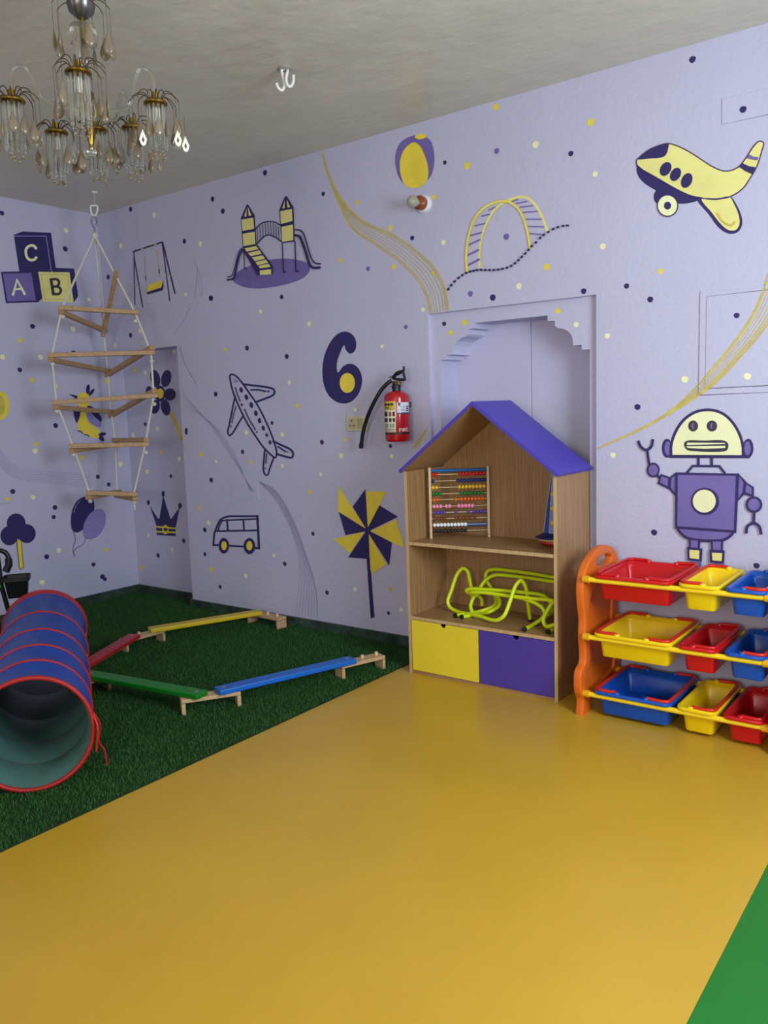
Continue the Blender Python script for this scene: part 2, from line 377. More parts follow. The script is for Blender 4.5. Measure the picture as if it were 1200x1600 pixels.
mural('painted_bird', 'painted yellow bird with dark blue wings', 'W2', Z3, [
    ('F', 'n', [(420, 215), (448, 200), (458, 250), (442, 302), (426, 275)]), ('F', 'l', [(490, 205), (530, 215), (575, 290), (568, 318), (545, 315), (505, 288)]),
    ('F', 'y', [(440, 155), (452, 128), (478, 120), (505, 135), (512, 165), (498, 205), (489, 240), (496, 275), (530, 308), (565, 338), (572, 372), (540, 380), (485, 362), (445, 330), (438, 300), (455, 255), (455, 215), (442, 180)]),
    ('F', 'n', [(495, 198), (530, 205), (578, 268), (574, 285), (545, 265)]), ('f', 'n', [(388, 128), (440, 140), (438, 160)]),
    ('e', 'n', 500, 103, 11, 28, 5), ('e', 'n', 520, 120, 9, 25, 38), ('e', 'o', 478, 153, 5, 5),
    ('L', 'n', 6, [(443, 340), (458, 342), (470, 352)]), ('L', 'n', 6, [(480, 360), (495, 362), (507, 370)]),
    ('e', 'n', 582, 358, 22, 10, -10), ('e', 'n', 578, 382, 12, 18, -40)])
mural('painted_balloons', 'painted pair of balloons, one dark blue and one violet', 'W2', Z3, [
    ('F', 'n', [(402, 850), (412, 785), (440, 735), (485, 712), (525, 722), (537, 770), (520, 830), (480, 890), (440, 917), (412, 905)]),
    ('F', 'l', [(472, 915), (482, 858), (512, 810), (555, 785), (590, 797), (600, 840), (585, 895), (550, 938), (510, 952), (482, 942)]),
    ('O', 'p', 3, [(472, 915), (482, 858), (512, 810), (555, 785), (590, 797), (600, 840), (585, 895), (550, 938), (510, 952), (482, 942)]),
    ('L', 'l', 5, [(420, 800), (432, 765), (455, 735)]),
    ('L', 'n', 3, [(418, 912), (428, 960), (414, 1010), (425, 1050)]), ('L', 'n', 3, [(488, 945), (475, 980), (428, 1010), (418, 1030), (424, 1052)])])
mural('painted_tree', 'painted three-lobed dark blue tree on a yellow stem', 'W2', Z3, [
    ('e', 'n', 92, 865, 54, 57), ('e', 'n', 52, 935, 50, 55), ('e', 'n', 152, 923, 51, 54), ('e', 'n', 98, 915, 30, 40),
    ('f', 'k', [(92, 958), (120, 958), (136, 1112), (120, 1130), (108, 1118)]), ('f', 'y', [(97, 960), (117, 960), (132, 1110), (121, 1125), (112, 1116)])])
mural('painted_swirl', 'thin violet swirl lines painted along the left wall', 'W2', Z3, [
    ('L', 'f', 1.9, [(0, 445+i*14), (55, 515+i*12), (130, 550+i*11), (240, 568+i*10), (330, 575+i*10), (420, 578+i*12), (520, 590+i*11)]) for i in range(7)]
    + [('l', 'f', 3, [(0, 754), (57, 750)])])
mural('painted_swing', 'painted swing frame with a yellow seat', 'W1', ZL, [
    ('l', 'n', 12, [(540, 566), (770, 491)]), ('l', 'n', 8, [(546, 566), (553, 978)]), ('l', 'n', 8, [(546, 600), (615, 1001)]), ('l', 'n', 8, [(766, 490), (826, 950)]), ('l', 'n', 11, [(769, 492), (867, 892)]),
    ('l', 'o', 5, [(625, 590), (641, 800)]), ('l', 'o', 5, [(725, 555), (746, 760)]), ('l', 'n', 7, [(637, 756), (640, 785)]), ('l', 'n', 7, [(741, 702), (744, 735)]),
    ('l', 'o', 9, [(604, 546), (616, 542)]), ('l', 'o', 9, [(706, 512), (718, 508)]), ('l', 'o', 6, [(548, 826), (590, 840)]), ('l', 'o', 6, [(800, 740), (835, 755)]),
    ('f', 'n', [(646, 884), (762, 846), (770, 795), (777, 840), (768, 868), (650, 900)]), ('f', 'y', [(655, 828), (762, 790), (770, 802), (760, 846), (650, 880), (645, 868)])])
mural('painted_wisp', 'thin violet wisp painted beside the swing', 'W1', ZL, [('L', 'f', 3, [(1020, 650), (1058, 740), (1080, 850), (1072, 920)]), ('L', 'f', 3, [(1040, 700), (1036, 800), (1020, 920)]), ('L', 'f', 2.5, [(980, 1010), (930, 1110), (860, 1210)])])
mural('painted_flower', 'painted dark blue flower with a yellow centre in the recess', 'REC', Z3, [
    ('L', 'o', 20, [(965, 235), (1000, 300), (1032, 385)]),
    ('e', 'n', 882, 42, 27, 50, -12), ('e', 'n', 944, 42, 28, 50, 12), ('e', 'n', 965, 132, 34, 35), ('e', 'n', 940, 205, 26, 48, -12), ('e', 'n', 883, 203, 24, 40, 12), ('e', 'n', 846, 115, 18, 30),
    ('e', 'n', 908, 127, 30, 45), ('e', 'y', 911, 127, 19, 29)])
mural('painted_crown', 'painted dark blue crown with a yellow band in the recess', 'REC', Z3, [
    ('f', 'n', [(850, 762), (898, 838), (906, 835), (927, 705), (968, 838), (974, 838), (1022, 770), (998, 890), (998, 938), (890, 930), (886, 870)]),
    ('e', 'n', 843, 746, 9, 14), ('e', 'n', 927, 697, 9, 17), ('e', 'n', 1022, 765, 10, 17),
    ('l', 'y', 9, [(888, 884), (998, 893)]), ('l', 'y', 9, [(888, 912), (998, 916)]), ('e', 'y', 940, 900, 18, 27), ('f', 'n', [(930, 890), (952, 892), (952, 908), (930, 907)])])
mural('painted_playground', 'painted twin-tower playground slide with an arched bridge', 'W1', ZP, [
    ('F', 'p', [(265, 890), (310, 810), (440, 745), (560, 705), (700, 685), (860, 695), (970, 735), (985, 790), (930, 860), (800, 915), (640, 950), (480, 965), (350, 945)]),
    ('f', 'n', [(338, 305), (468, 285), (486, 560), (356, 580)]), ('f', 'Y', [(345, 318), (455, 300), (462, 405), (352, 425)]), ('f', 'Y', [(355, 452), (468, 432), (474, 548), (362, 568)]),
    ('f', 'n', [(338, 305), (395, 175), (408, 180), (470, 285)]), ('f', 'Y', [(368, 293), (392, 215), (392, 288)]), ('f', 'Y', [(438, 280), (402, 195), (412, 285)]),
    ('f', 'n', [(697, 230), (832, 205), (843, 525), (722, 540)]), ('f', 'Y', [(706, 240), (818, 218), (822, 332), (714, 360)]), ('f', 'Y', [(718, 388), (826, 364), (830, 512), (726, 528)]),
    ('f', 'n', [(697, 230), (752, 100), (768, 98), (834, 208)]), ('f', 'Y', [(726, 215), (752, 138), (748, 212)]), ('f', 'Y', [(800, 203), (768, 130), (775, 205)]),
    ('L', 'n', 11, [(470, 412), (530, 355), (600, 335), (660, 345), (712, 375)]), ('L', 'n', 11, [(490, 545), (540, 490), (590, 462), (650, 480), (716, 522)])]
    + [('l', 'n', 6, [(490+i*25, 400-60*math.sin(i*.36)+4), (497+i*25, 530-66*math.sin(i*.37))]) for i in range(9)]
    + [('l', 'n', 9, [(725, 540), (737, 815)]), ('l', 'n', 12, [(737, 813), (758, 806)]), ('l', 'n', 11, [(845, 525), (853, 803)]), ('l', 'n', 12, [(853, 803), (876, 798)]),
       ('l', 'n', 8, [(364, 600), (372, 780)]), ('l', 'n', 10, [(372, 778), (390, 772)]),
       ('L', 'n', 13, [(848, 415), (890, 418), (920, 445), (960, 560), (990, 660), (1020, 715), (1050, 732), (1083, 732)]), ('L', 'n', 24, [(850, 466), (885, 475), (915, 540), (950, 640), (980, 735), (1010, 768), (1076, 768)]),
       ('L', 'n', 9, [(358, 582), (325, 610), (300, 690), (275, 790), (250, 845), (212, 858)]), ('L', 'n', 17, [(355, 600), (330, 640), (305, 720), (285, 820), (265, 872), (212, 884)]),
       ('f', 'n', [(358, 575), (490, 555), (632, 750), (634, 825), (490, 842), (470, 800), (358, 610)]),
       ('f', 'Y', [(372, 588), (482, 566), (503, 596), (392, 620)]), ('f', 'Y', [(402, 632), (512, 606), (534, 640), (432, 662)]), ('f', 'Y', [(442, 672), (542, 654), (566, 686), (468, 708)]), ('f', 'Y', [(474, 716), (574, 694), (594, 724), (494, 746)]),
       ('f', 'Y', [(500, 752), (600, 732), (616, 762), (518, 776)]), ('f', 'Y', [(516, 796), (620, 784), (622, 832), (516, 838)])])
mural('painted_beach_ball', 'painted violet and yellow beach ball above the bulb', 'W1', ZCm, [
    ('F', 'p', [(160, 170), (205, 172), (245, 205), (262, 275), (258, 340), (240, 390), (200, 415), (110, 425), (80, 395), (60, 330), (62, 260), (90, 205)]),
    ('F', 'y', [(155, 208), (185, 225), (215, 285), (230, 350), (225, 400), (195, 435), (150, 447), (110, 430), (88, 380), (83, 310), (100, 255), (130, 220)]),
    ('F', 'y', [(160, 178), (178, 165), (212, 168), (220, 180), (195, 191), (168, 188)])])
TT = [0,.05,.12,.28,.42,.58,.76,.9,1.0]
L1 = [(548, 118), (578, 225), (622, 340), (690, 470), (810, 555), (925, 640), (1000, 720), (1040, 800), (1055, 868)]
L2 = [(552, 118), (590, 240), (645, 340), (740, 435), (880, 498), (1000, 580), (1080, 660), (1128, 760), (1142, 852)]
mural('painted_gold_ribbon', 'painted ochre ribbon of lines falling from the ceiling to the niche', 'W1', Z6,
      [('L', 'o', [3.2, 2.6, 3.4, 2.4, 2.6, 2.4, 3.4, 4.5, 4][i], [tuple(np.array(a)*(1-TT[i])+np.array(b)*TT[i]) for a, b in zip(L1, L2)]) for i in range(9)])
H1 = [(140, 1198), (380, 1088), (560, 985), (700, 868), (830, 722), (950, 580), (1060, 430), (1140, 280), (1180, 160), (1200, 100), (1240, -20)]
H2 = [(140, 1200), (400, 1087), (600, 978), (770, 872), (900, 770), (1040, 620), (1130, 520), (1200, 430), (1260, 340), (1310, 250), (1360, 120)]
mural('painted_gold_ribbon', 'painted ochre ribbon of lines sweeping over the hatch at the right', 'W1', ZE,
      [('L', 'o', [3, 6, 8, 3, 4, 4, 9, 9, 4][i], [tuple(np.array(a)*(1-TT[i])+np.array(b)*TT[i]) for a, b in zip(H1, H2)]) for i in range(9)])
mural('painted_gold_wisp', 'short ochre lines painted beside the toy house roof', 'W1', Z7, [('l', 'o', 3, [(1090+i*9, 606-i*4), (1155+i*3, 515-i*4)]) for i in range(4)])
mural('painted_violet_ribbon', 'thin violet ribbon of lines painted down to the skirting', 'W1', Z7,
      [('L', 'f', 1.3+(i == 7)*1.4, [tuple(np.array(a)*(1-i/7)+np.array(b)*i/7) for a, b in zip([(375, 759), (440, 830), (500, 930), (545, 1050), (565, 1200), (545, 1385)], [(375, 757), (445, 795), (530, 930), (600, 1120), (640, 1260), (648, 1392)])]) for i in range(8)])
mural('painted_violet_wisp', 'faint violet lines painted below the swing', 'W1', Z7,
      [('L', 'f', 1.2, [(15+i*4, 330+i*20), (60+i*3, 390+i*10), (150+i*5, 500), (230+i*6, 620), (350-i*4, 806)]) for i in range(5)] + [('L', 'f', 2, [(0, 120), (25, 200), (80, 300)])])
mural('painted_arch_ladder', 'painted arched climbing ladder on a dotted path', 'W1', ZCm, [
    ('L', 'Y', 14, [(500, 857), (498, 780), (512, 690), (540, 620), (580, 555), (630, 520), (690, 495), (740, 495), (785, 530), (820, 590), (840, 640), (850, 668)]),
    ('L', 'o', 3, [(504, 857), (504, 780), (518, 690), (546, 622), (586, 558), (634, 524), (690, 502)])]
    + [('l', 'p', w, [a, b]) for w, a, b in ((11, (437, 848), (495, 818)), (10, (435, 797), (492, 768)), (8, (442, 742), (500, 715)), (8, (452, 693), (508, 678)), (7, (475, 643), (525, 630)), (7, (510, 592), (550, 583)), (6, (545, 562), (580, 545)),
       (6, (670, 516), (698, 505)), (6, (690, 526), (745, 515)), (6, (708, 546), (775, 537)), (6, (722, 573), (800, 567)), (6, (738, 608), (822, 608)), (6, (748, 645), (832, 648)), (6, (757, 683), (825, 688)))]
    + [('L', 'y', 14, [(432, 878), (428, 800), (440, 700), (470, 610), (520, 550), (580, 520), (640, 515), (690, 545), (725, 600), (750, 690), (760, 755)]),
       ('L', 'Y', 5, [(432, 870), (428, 800), (440, 700), (470, 610), (520, 550), (580, 520), (640, 515), (690, 545), (725, 600), (750, 690), (758, 745)])]
    + [('e', 'n', x, y, 9, 6, r) for x, y, r in ((335, 972, -55), (350, 952, -50), (368, 932, -45), (388, 914, -40), (408, 900, -35), (428, 888, -25), (448, 881, -20), (466, 877, -10), (484, 873, 0), (505, 872, 0), (527, 873, 0), (550, 873, 0), (572, 873, 0), (594, 871, 0), (616, 867, -10), (640, 861, -20), (662, 852, -25), (682, 838, -40), (700, 822, -45), (717, 805, -45), (735, 787, -45), (752, 768, -45), (770, 748, -45), (790, 730, -40), (813, 706, -40), (832, 690, -35), (855, 675, -30), (880, 660, -25), (905, 650, -15), (932, 643, -8), (955, 641, 0))])
body = [(378, 765), (400, 740), (450, 700), (510, 672), (577, 657), (640, 675), (710, 710), (780, 755), (850, 800), (920, 828), (970, 825), (1020, 800), (1060, 750), (1110, 675), (1145, 643), (1172, 652), (1162, 700), (1130, 800), (1090, 870), (1040, 940), (960, 990), (880, 1003), (780, 998), (720, 985), (640, 950), (500, 870), (420, 825), (382, 792)]
wing = [(770, 1002), (830, 1085), (900, 1175), (955, 1212), (1005, 1208), (1033, 1165), (1027, 1105), (990, 1025), (966, 988)]
mural('painted_aeroplane', 'painted plump yellow aeroplane with dark blue cockpit and belly', 'W1', ZD, [
    ('F', 'n', [(384, 795), (420, 825), (500, 870), (640, 950), (720, 985), (785, 998), (755, 1016), (700, 1030), (640, 1032), (565, 1005), (500, 952), (430, 907), (390, 862), (378, 822)]),
    ('e', 'n', 512, 990, 27, 42), ('F', 'n', [(758, 1008), (785, 1000), (960, 985), (995, 1025), (1034, 1110), (1037, 1168), (1008, 1212), (955, 1220), (895, 1185), (830, 1100)]),
    ('F', 'Y', [(785, 1000), (958, 990), (985, 1030), (1018, 1110), (1020, 1165), (998, 1197), (955, 1198), (910, 1165), (850, 1090)]),
    ('F', 'Y', body), ('F', 'n', [(384, 755), (430, 710), (500, 675), (577, 657), (576, 690), (560, 730), (528, 746), (460, 751)]),
    ('O', 'd', 8, body), ('L', 'n', 10, [(380, 795), (420, 825), (500, 870), (640, 950), (720, 985), (785, 998)]),
    ('L', 'n', 10, [(820, 1002), (880, 1004), (950, 992)]),
    ('e', 'n', 560, 816, 33, 47, 30), ('e', 'n', 622, 850, 31, 45, 30), ('e', 'n', 692, 888, 33, 49, 25),
    ('f', 'p', [(1078, 722), (1108, 738), (1142, 742), (1134, 762), (1104, 758), (1068, 748)]), ('f', 'n', [(1038, 778), (1080, 798), (1122, 806), (1106, 850), (1060, 830), (1018, 802)]),
    ('L', 'o', 12, [(885, 1095), (920, 1145), (970, 1168), (995, 1145)]),
    ('e', 'd', 572, 1046, 67, 70), ('e', 'c', 572, 1045, 60, 63), ('e', 'n', 572, 1045, 23, 25)])
head = [(442, 565), (445, 470), (480, 370), (540, 283), (620, 225), (705, 203), (785, 208), (860, 240), (930, 310), (980, 400), (1002, 480), (1005, 565)]
mural('painted_robot', 'painted violet robot with a pale domed head waving one claw', 'W1', ZF, [
    ('e', 'n', 410, 502, 40, 75), ('e', 'p', 418, 502, 26, 55), ('e', 'n', 1045, 502, 42, 75), ('e', 'p', 1040, 502, 25, 55),
    ('f', 'c', cat_rom(head, 5)), ('L', 'n', 22, head), ('l', 'n', 24, [(435, 566), (1050, 568)]),
    ('e', 'k', 615, 328, 39, 43), ('e', 'k', 762, 328, 41, 43), ('e', 'd', 618, 328, 26, 30), ('e', 'd', 766, 328, 28, 30), ('L', 'l', 6, [(618, 308), (606, 325), (616, 348)]), ('L', 'l', 6, [(764, 306), (754, 325), (762, 348)]),
    ('F', 'k', [(545, 470), (560, 446), (700, 442), (868, 446), (890, 475), (878, 518), (840, 528), (640, 525), (565, 512)]), ('f', 'c', [(568, 458), (862, 460), (868, 468), (566, 477)]), ('f', 'c', [(560, 487), (868, 483), (864, 500), (700, 506), (575, 500)]),
    ('l', 'n', 21, [(656, 572), (656, 632)]), ('l', 'n', 21, [(760, 572), (760, 632)]), ('l', 'n', 18, [(568, 692), (612, 640), (820, 642), (862, 695)]),
    ('f', 'n', [(482, 690), (440, 722), (420, 815), (478, 880)]), ('f', 'p', [(478, 712), (446, 735), (440, 808), (476, 855)]),
    ('f', 'n', [(436, 728), (362, 702), (336, 778), (428, 824)]), ('f', 'p', [(420, 738), (370, 722), (355, 768), (416, 800)]), ('l', 'n', 20, [(335, 712), (352, 735)]),
    ('e', 'n', 303, 672, 51, 58), ('e', 'p', 303, 672, 37, 43), ('l', 'n', 20, [(272, 632), (256, 520)]), ('L', 'n', 21, [(188, 450), (206, 490), (250, 516), (288, 488), (300, 437)]),
    ('f', 'n', [(962, 692), (1032, 765), (1022, 855), (962, 920)]), ('f', 'p', [(970, 715), (1008, 770), (1000, 842), (968, 895)]),
    ('f', 'n', [(1020, 762), (1090, 805), (1090, 885), (1008, 862)]), ('f', 'p', [(1030, 785), (1072, 812), (1072, 862), (1024, 845)]),
    ('e', 'n', 1090, 942, 66, 65), ('e', 'p', 1090, 942, 46, 46), ('l', 'n', 22, [(1092, 1002), (1088, 1080)]), ('L', 'n', 23, [(1030, 1160), (1038, 1115), (1086, 1086), (1130, 1112), (1146, 1168)]),
    ('F', 'n', [(488, 1125), (530, 1190), (600, 1222), (850, 1230), (912, 1195), (940, 1150)]), ('F', 'p', [(510, 1130), (550, 1180), (610, 1203), (845, 1208), (895, 1180), (918, 1150)]),
    ('f', 'n', [(476, 690), (976, 700), (952, 1166), (472, 1130)]), ('f', 'p', [(496, 710), (948, 718), (932, 1142), (490, 1110)]),
    ('e', 'n', 707, 918, 112, 108), ('e', 'c', 702, 915, 90, 90),
    ('f', 'n', [(580, 1215), (672, 1217), (668, 1285), (582, 1285)]), ('f', 'p', [(596, 1222), (652, 1222), (650, 1280), (598, 1280)]),
    ('f', 'n', [(568, 1272), (688, 1285), (682, 1388), (572, 1375)]), ('f', 'Y', [(586, 1295), (664, 1300), (662, 1370), (588, 1360)]), ('f', 'p', [(590, 1384), (680, 1388), (678, 1430), (592, 1430)]),
    ('f', 'n', [(752, 1222), (850, 1226), (848, 1300), (756, 1300)]), ('f', 'p', [(768, 1230), (832, 1232), (830, 1296), (770, 1296)]),
    ('f', 'n', [(742, 1292), (862, 1300), (856, 1405), (746, 1395)]), ('f', 'Y', [(762, 1318), (842, 1322), (838, 1384), (766, 1378)]), ('f', 'p', [(766, 1402), (858, 1406), (856, 1460), (770, 1460)])])
mural('painted_six', 'painted dark blue numeral 6 with a yellow counter', 'W1', Z7, [
    ('F', 'n', [(830, 108), (815, 72), (780, 54), (742, 66), (706, 108), (680, 170), (671, 240), (680, 310), (706, 360), (748, 388), (795, 388), (835, 355), (856, 300), (855, 260), (836, 222), (805, 205), (772, 214), (744, 246), (738, 222), (742, 190), (755, 152), (773, 118), (781, 140), (800, 158), (822, 146)]),
    ('e', 'y', 788, 295, 36, 47)])
fus = [(155, 215), (180, 200), (230, 222), (310, 310), (400, 440), (490, 570), (570, 720), (640, 870), (690, 1000), (730, 1130), (738, 1200), (720, 1240), (680, 1215), (580, 1120), (480, 980), (370, 810), (270, 610), (200, 440), (165, 310)]
mural('painted_airliner', 'painted outline of a diving airliner with dark windows', 'W1', ZPL, [
    ('O', 'n', 22, fus), ('L', 'n', 26, [(335, 325), (480, 342), (640, 365), (695, 385), (712, 425), (690, 460), (600, 500), (475, 548)]),
    ('L', 'n', 21, [(218, 470), (180, 660), (145, 830), (128, 930), (150, 965), (190, 930), (250, 830), (320, 715)]),
    ('L', 'n', 26, [(695, 1035), (800, 1085), (910, 1140), (945, 1190), (925, 1240), (860, 1230), (740, 1195)]),
    ('L', 'n', 21, [(590, 1130), (580, 1250), (572, 1380), (595, 1455), (625, 1455), (650, 1380), (700, 1240)]),
    ('e', 'n', 295, 393, 21, 34, -15), ('e', 'n', 360, 485, 22, 36, -15), ('e', 'n', 421, 583, 22, 38, -12), ('e', 'n', 478, 685, 22, 36, -10), ('e', 'n', 524, 778, 20, 34, -10), ('e', 'n', 570, 870, 18, 33, -12), ('e', 'n', 614, 958, 16, 25, -15), ('e', 'n', 655, 1050, 16, 29, -10),
    ('L', 'n', 13, [(220, 365), (248, 450), (282, 540)]), ('e', 'n', 302, 580, 12, 18), ('L', 'n', 14, [(335, 637), (390, 755), (472, 893)]), ('e', 'n', 490, 922, 9, 13),
    ('L', 'n', 20, [(415, 395), (500, 392), (600, 412)]), ('e', 'n', 636, 412, 11, 15), ('L', 'n', 11, [(230, 600), (200, 700), (178, 810)]), ('e', 'n', 167, 848, 7, 14),
    ('l', 'n', 18, [(750, 1102), (852, 1165)]), ('e', 'n', 875, 1172, 8, 8), ('l', 'n', 14, [(612, 1190), (602, 1315)]), ('e', 'n', 598, 1372, 8, 10),
    ('l', 'p', 8, [(200, 255), (255, 295)]), ('l', 'p', 8, [(208, 285), (230, 300)])])
mural('painted_van', 'painted outline of a camper van with yellow hubs', 'W1', Z7, [
    ('L', 'n', 9, [(165, 1000), (178, 965), (195, 935), (225, 922), (280, 920), (366, 920)]), ('l', 'n', 11, [(366, 918), (370, 990), (374, 1070), (350, 1068)]), ('l', 'n', 9, [(165, 995), (160, 1055), (190, 1055)]), ('l', 'n', 9, [(230, 1058), (305, 1062)]),
    ('l', 'n', 8, [(168, 990), (370, 986)]), ('l', 'n', 7, [(200, 940), (366, 932)]), ('l', 'n', 8, [(224, 936), (228, 988)]), ('l', 'n', 8, [(300, 934), (304, 986)]), ('L', 'n', 7, [(182, 988), (190, 960), (202, 940)]),
    ('e', 'n', 209, 1058, 24, 37), ('e', 'y', 210, 1058, 13, 21), ('e', 'n', 329, 1060, 27, 38), ('e', 'y', 329, 1058, 14, 22)])
mural('painted_pinwheel', 'painted pinwheel of dark blue and yellow vanes on a stick', 'W1', ZPW, [
    ('f', 'n', [(484, 880), (520, 880), (568, 1498), (528, 1506)]),
    ('f', 'y', [(190, 130), (188, 393), (465, 567)]) , ('f', 'y', [(190, 130), (345, 370), (480, 570), (465, 567)]),
    ('f', 'n', [(472, 162), (340, 345), (470, 560), (497, 560)]), ('f', 'y', [(478, 187), (690, 187), (510, 540), (497, 560)]), ('f', 'n', [(620, 330), (812, 450), (520, 592), (500, 560)]),
    ('f', 'y', [(790, 478), (885, 775), (745, 715), (525, 598)]), ('f', 'n', [(748, 718), (720, 960), (505, 620), (520, 600)]), ('f', 'y', [(508, 625), (690, 945), (545, 1042), (525, 1000)]),
    ('f', 'n', [(293, 872), (480, 888), (515, 888), (508, 600), (475, 605)]), ('f', 'y', [(140, 682), (465, 603), (312, 832)]), ('f', 'n', [(195, 400), (475, 575), (470, 603), (265, 640)]),
    ('e', 'n', 495, 590, 30, 35)])
mural('hatch_joint', 'dark joint line round the painted-over hatch door', 'W1', (0, 0, 1), [('l', 'k', 0.9, [(1203, 452.4), (1105.2, 463.4), (1104, 607.3), (1203, 602.5)])], off0=.0002)
mural('hatch_joint', 'grey joint line round the hatch surround', 'W1', (0, 0, 1), [('l', 'f', 1.6, [(1094.6, 455), (1092.2, 617.6), (1203, 612.5)])], off0=.0002)
mural('cover_joint', 'grey joint line of the cover plate near the ceiling', 'W1', (0, 0, 1), [('l', 'f', 0.8, [(1128.5, 154), (1128, 194.5), (1203, 178.5)])], off0=.0002)
# scattered dots
DOTS = {'W2': 'n 3 333;c 103 360;n 102 389;c 139 468;c 114 514;n 51 510;y 31 532;c 4 558;c 63 558;n 31 578;y 50 594;c 87 603;y 167 595;n 115 551;n 87 665;y 56 694;c 55 705;y 128 715;c 188 725;n 153 745;n 170 757;n 20 768;y 12 780;c 52 777;n 86 793;n 84 808;c 92 860;y 166 859;n 73 870;n 160 901;n 164 905;c 66 910;n 146 882',
 'REC': 'y 210 579;c 227 582;c 272 550;n 227 663;c 246 670;c 208 680;y 252 706;c 280 717;c 230 737;n 267 744;c 232 837;n 287 845;n 247 868;c 269 859;y 221 887;n 282 790',
 'W1': 'n 204 327;c 241 336;c 189 384;n 288 377;c 313 381;n 169 433;c 290 460;n 329 466;n 204 524;c 180 540;c 219 517;n 291 672;y 314 710;y 311 793;c 326 817;n 320 828;n 320 866;c 483 506;p 634 511;y 352 546;n 386 544;n 448 557;c 597 541;n 337 616;c 452 598;y 464 634;c 555 640;n 425 661;c 385 676;c 441 679;d 503 691;y 540 687;d 379 706;c 338 721;y 392 722;c 441 728;c 533 712;d 610 697;c 612 713;c 501 741;n 330 750;y 484 769;d 489 834;c 428 868;d 445 881;y 331 890;c 384 900;n 344 917;d 511 926;c 555 921;o 610 921;d 607 958;c 627 953;n 414 270;n 332 311;n 348 330;n 505 303;n 695 254;y 559 316;y 678 308;y 610 356;n 644 372;c 693 379;y 531 407;p 575 420;y 615 417;y 677 427;n 330 466;n 440 464;c 407 487;c 661 484;y 775 167;y 923 191;p 776 236;c 837 226;n 892 240;y 730 259;c 930 272;p 791 370;c 942 385;y 854 417;c 811 447;p 735 459;n 770 465;n 912 455;c 949 525;c 958 711;n 1082 93;n 1161 171;y 1032 424;n 979 447;n 1016 468;n 1151 493;c 1070 593;c 1168 588;n 996 636;n 1022 832;n 1182 884;n 291 676',
 'PAN': 'n 694 506;y 726 504;y 704 520;y 872 486;c 900 507'}
dotme = {}
for c in 'nyYcopd':
    P = [(math.cos(a)*(1+.08*math.sin(3*a)), 0, math.sin(a)*(1+.06*math.cos(2*a+1))) for a in np.linspace(0, 2*math.pi, 14, endpoint=False)]
    dotme[c] = mesh_of(MB().add(P, [tuple(range(14))]), 'painted_dot', PAL[c])
for plane, txt in DOTS.items():
    for t in txt.split(';'):
        c, x, y = t.split(); x = float(x); y = float(y)
        p = wall_pt(plane, x, y, .0007); dist = np.linalg.norm(p-CAM)
        r = (3.2 if x < 700 else 4.0)*dist/F*rng.uniform(.85, 1.15)
        o = share('painted_dot', dotme[c], wall_left if plane == 'W2' else wall_back, p, (0, 0, math.pi/2) if plane == 'W2' else None, (r*1.12, 1, r*1.1))

# ------------------------------------------------------------------ toy house shelf unit
W_CAB = wood('oak_laminate', '#8a6642', '#ac875b', 0.42, 'Z'); W_CABX = wood('oak_laminate_shelf', '#8a6642', '#ac875b', 0.42, 'X')
W_EDGE = wood('oak_edge_band', '#b39468', '#c9ab7e', 0.45, 'Z')
M_ROOF = mat('violet_laminate', '#4c3fae', 0.42, 0.03, 4)
M_DRY = mat('yellow_laminate', '#e4ce34', 0.38, 0.03, 4); M_DRP = mat('deep_violet_laminate', '#4b3a98', 0.38, 0.03, 4)
CX0, CX1, CYF, CYB, PT = -2.477, -1.623, 3.433, 3.80, 0.017
S1, S2 = 0.705, 0.309
cab = thing('toy_house_shelf', 'oak toy shelf shaped like a house with a violet pitched roof', 'shelf', ((CX0+CX1)/2, (CYF+CYB)/2, 0))
slope = math.atan2(.338, .445); ZE = 1.078; ZA = 1.418; xm = (CX0+CX1)/2
def side_top(x): return ZA-.016-abs(x-xm)*(ZA-ZE)/.445
for x0 in (CX0, CX1-PT):
    MB().box((x0, CYF+.0012, 0), (x0+PT, CYB, side_top(CX0)-.004)).build('side_panel', W_CAB, cab)
    MB().box((x0, CYF, 0), (x0+PT, CYF+.0012, side_top(CX0)-.004)).build('edge_band', W_EDGE, cab)
yb0 = CYB-.009
MB().prism([(CX0+PT, yb0, .02), (CX1-PT, yb0, .02), (CX1-PT, yb0, side_top(CX1-PT)-.0055), (xm, yb0, ZA-.0225), (CX0+PT, yb0, side_top(CX1-PT)-.0055)], (0, .009, 0)).build('back_panel', W_CAB, cab)
for z in (S1, S2):
    MB().box((CX0+PT, CYF+.004, z-PT), (CX1-PT, yb0, z)).build('shelf_board', W_CABX, cab)
    MB().box((CX0+PT, CYF+.0028, z-PT), (CX1-PT, CYF+.004, z)).build('edge_band', W_EDGE, cab)
MB().box((CX0+PT, CYF+.004, 0), (CX1-PT, yb0, PT)).build('bottom_board', W_CABX, cab)
MB().box((xm-PT/2, CYF+.03, PT), (xm+PT/2, yb0, S2-PT)).build('divider', W_CAB, cab)
# roof: two slabs
yr0, yr1, th = 3.412, 3.802, .016
for sgn in (-1, 1):
    xe = xm+sgn*.446; nx, nz = sgn*math.sin(slope), math.cos(slope)
    P = [(xm, ZA), (xe, ZE), (xe-nx*th, ZE-nz*th), (xm, ZA-th/nz)]
    slab = MB().prism([(x, yr0, z) for x, z in P], (0, yr1-yr0, 0)).build('roof_panel', M_ROOF, cab)
    Q = [(xm, ZA-th/nz-.0002), (xe-nx*(th+.0002)-sgn*.004, ZE-nz*(th+.0002)+.003), (xe-nx*(th+.0012)-sgn*.004, ZE-nz*(th+.0012)+.003), (xm, ZA-(th+.001)/nz-.0002)]
    MB().prism([(x, yr0+.004, z) for x, z in Q], (0, yr1-yr0-.006, 0)).build('roof_lining', W_CAB, slab)
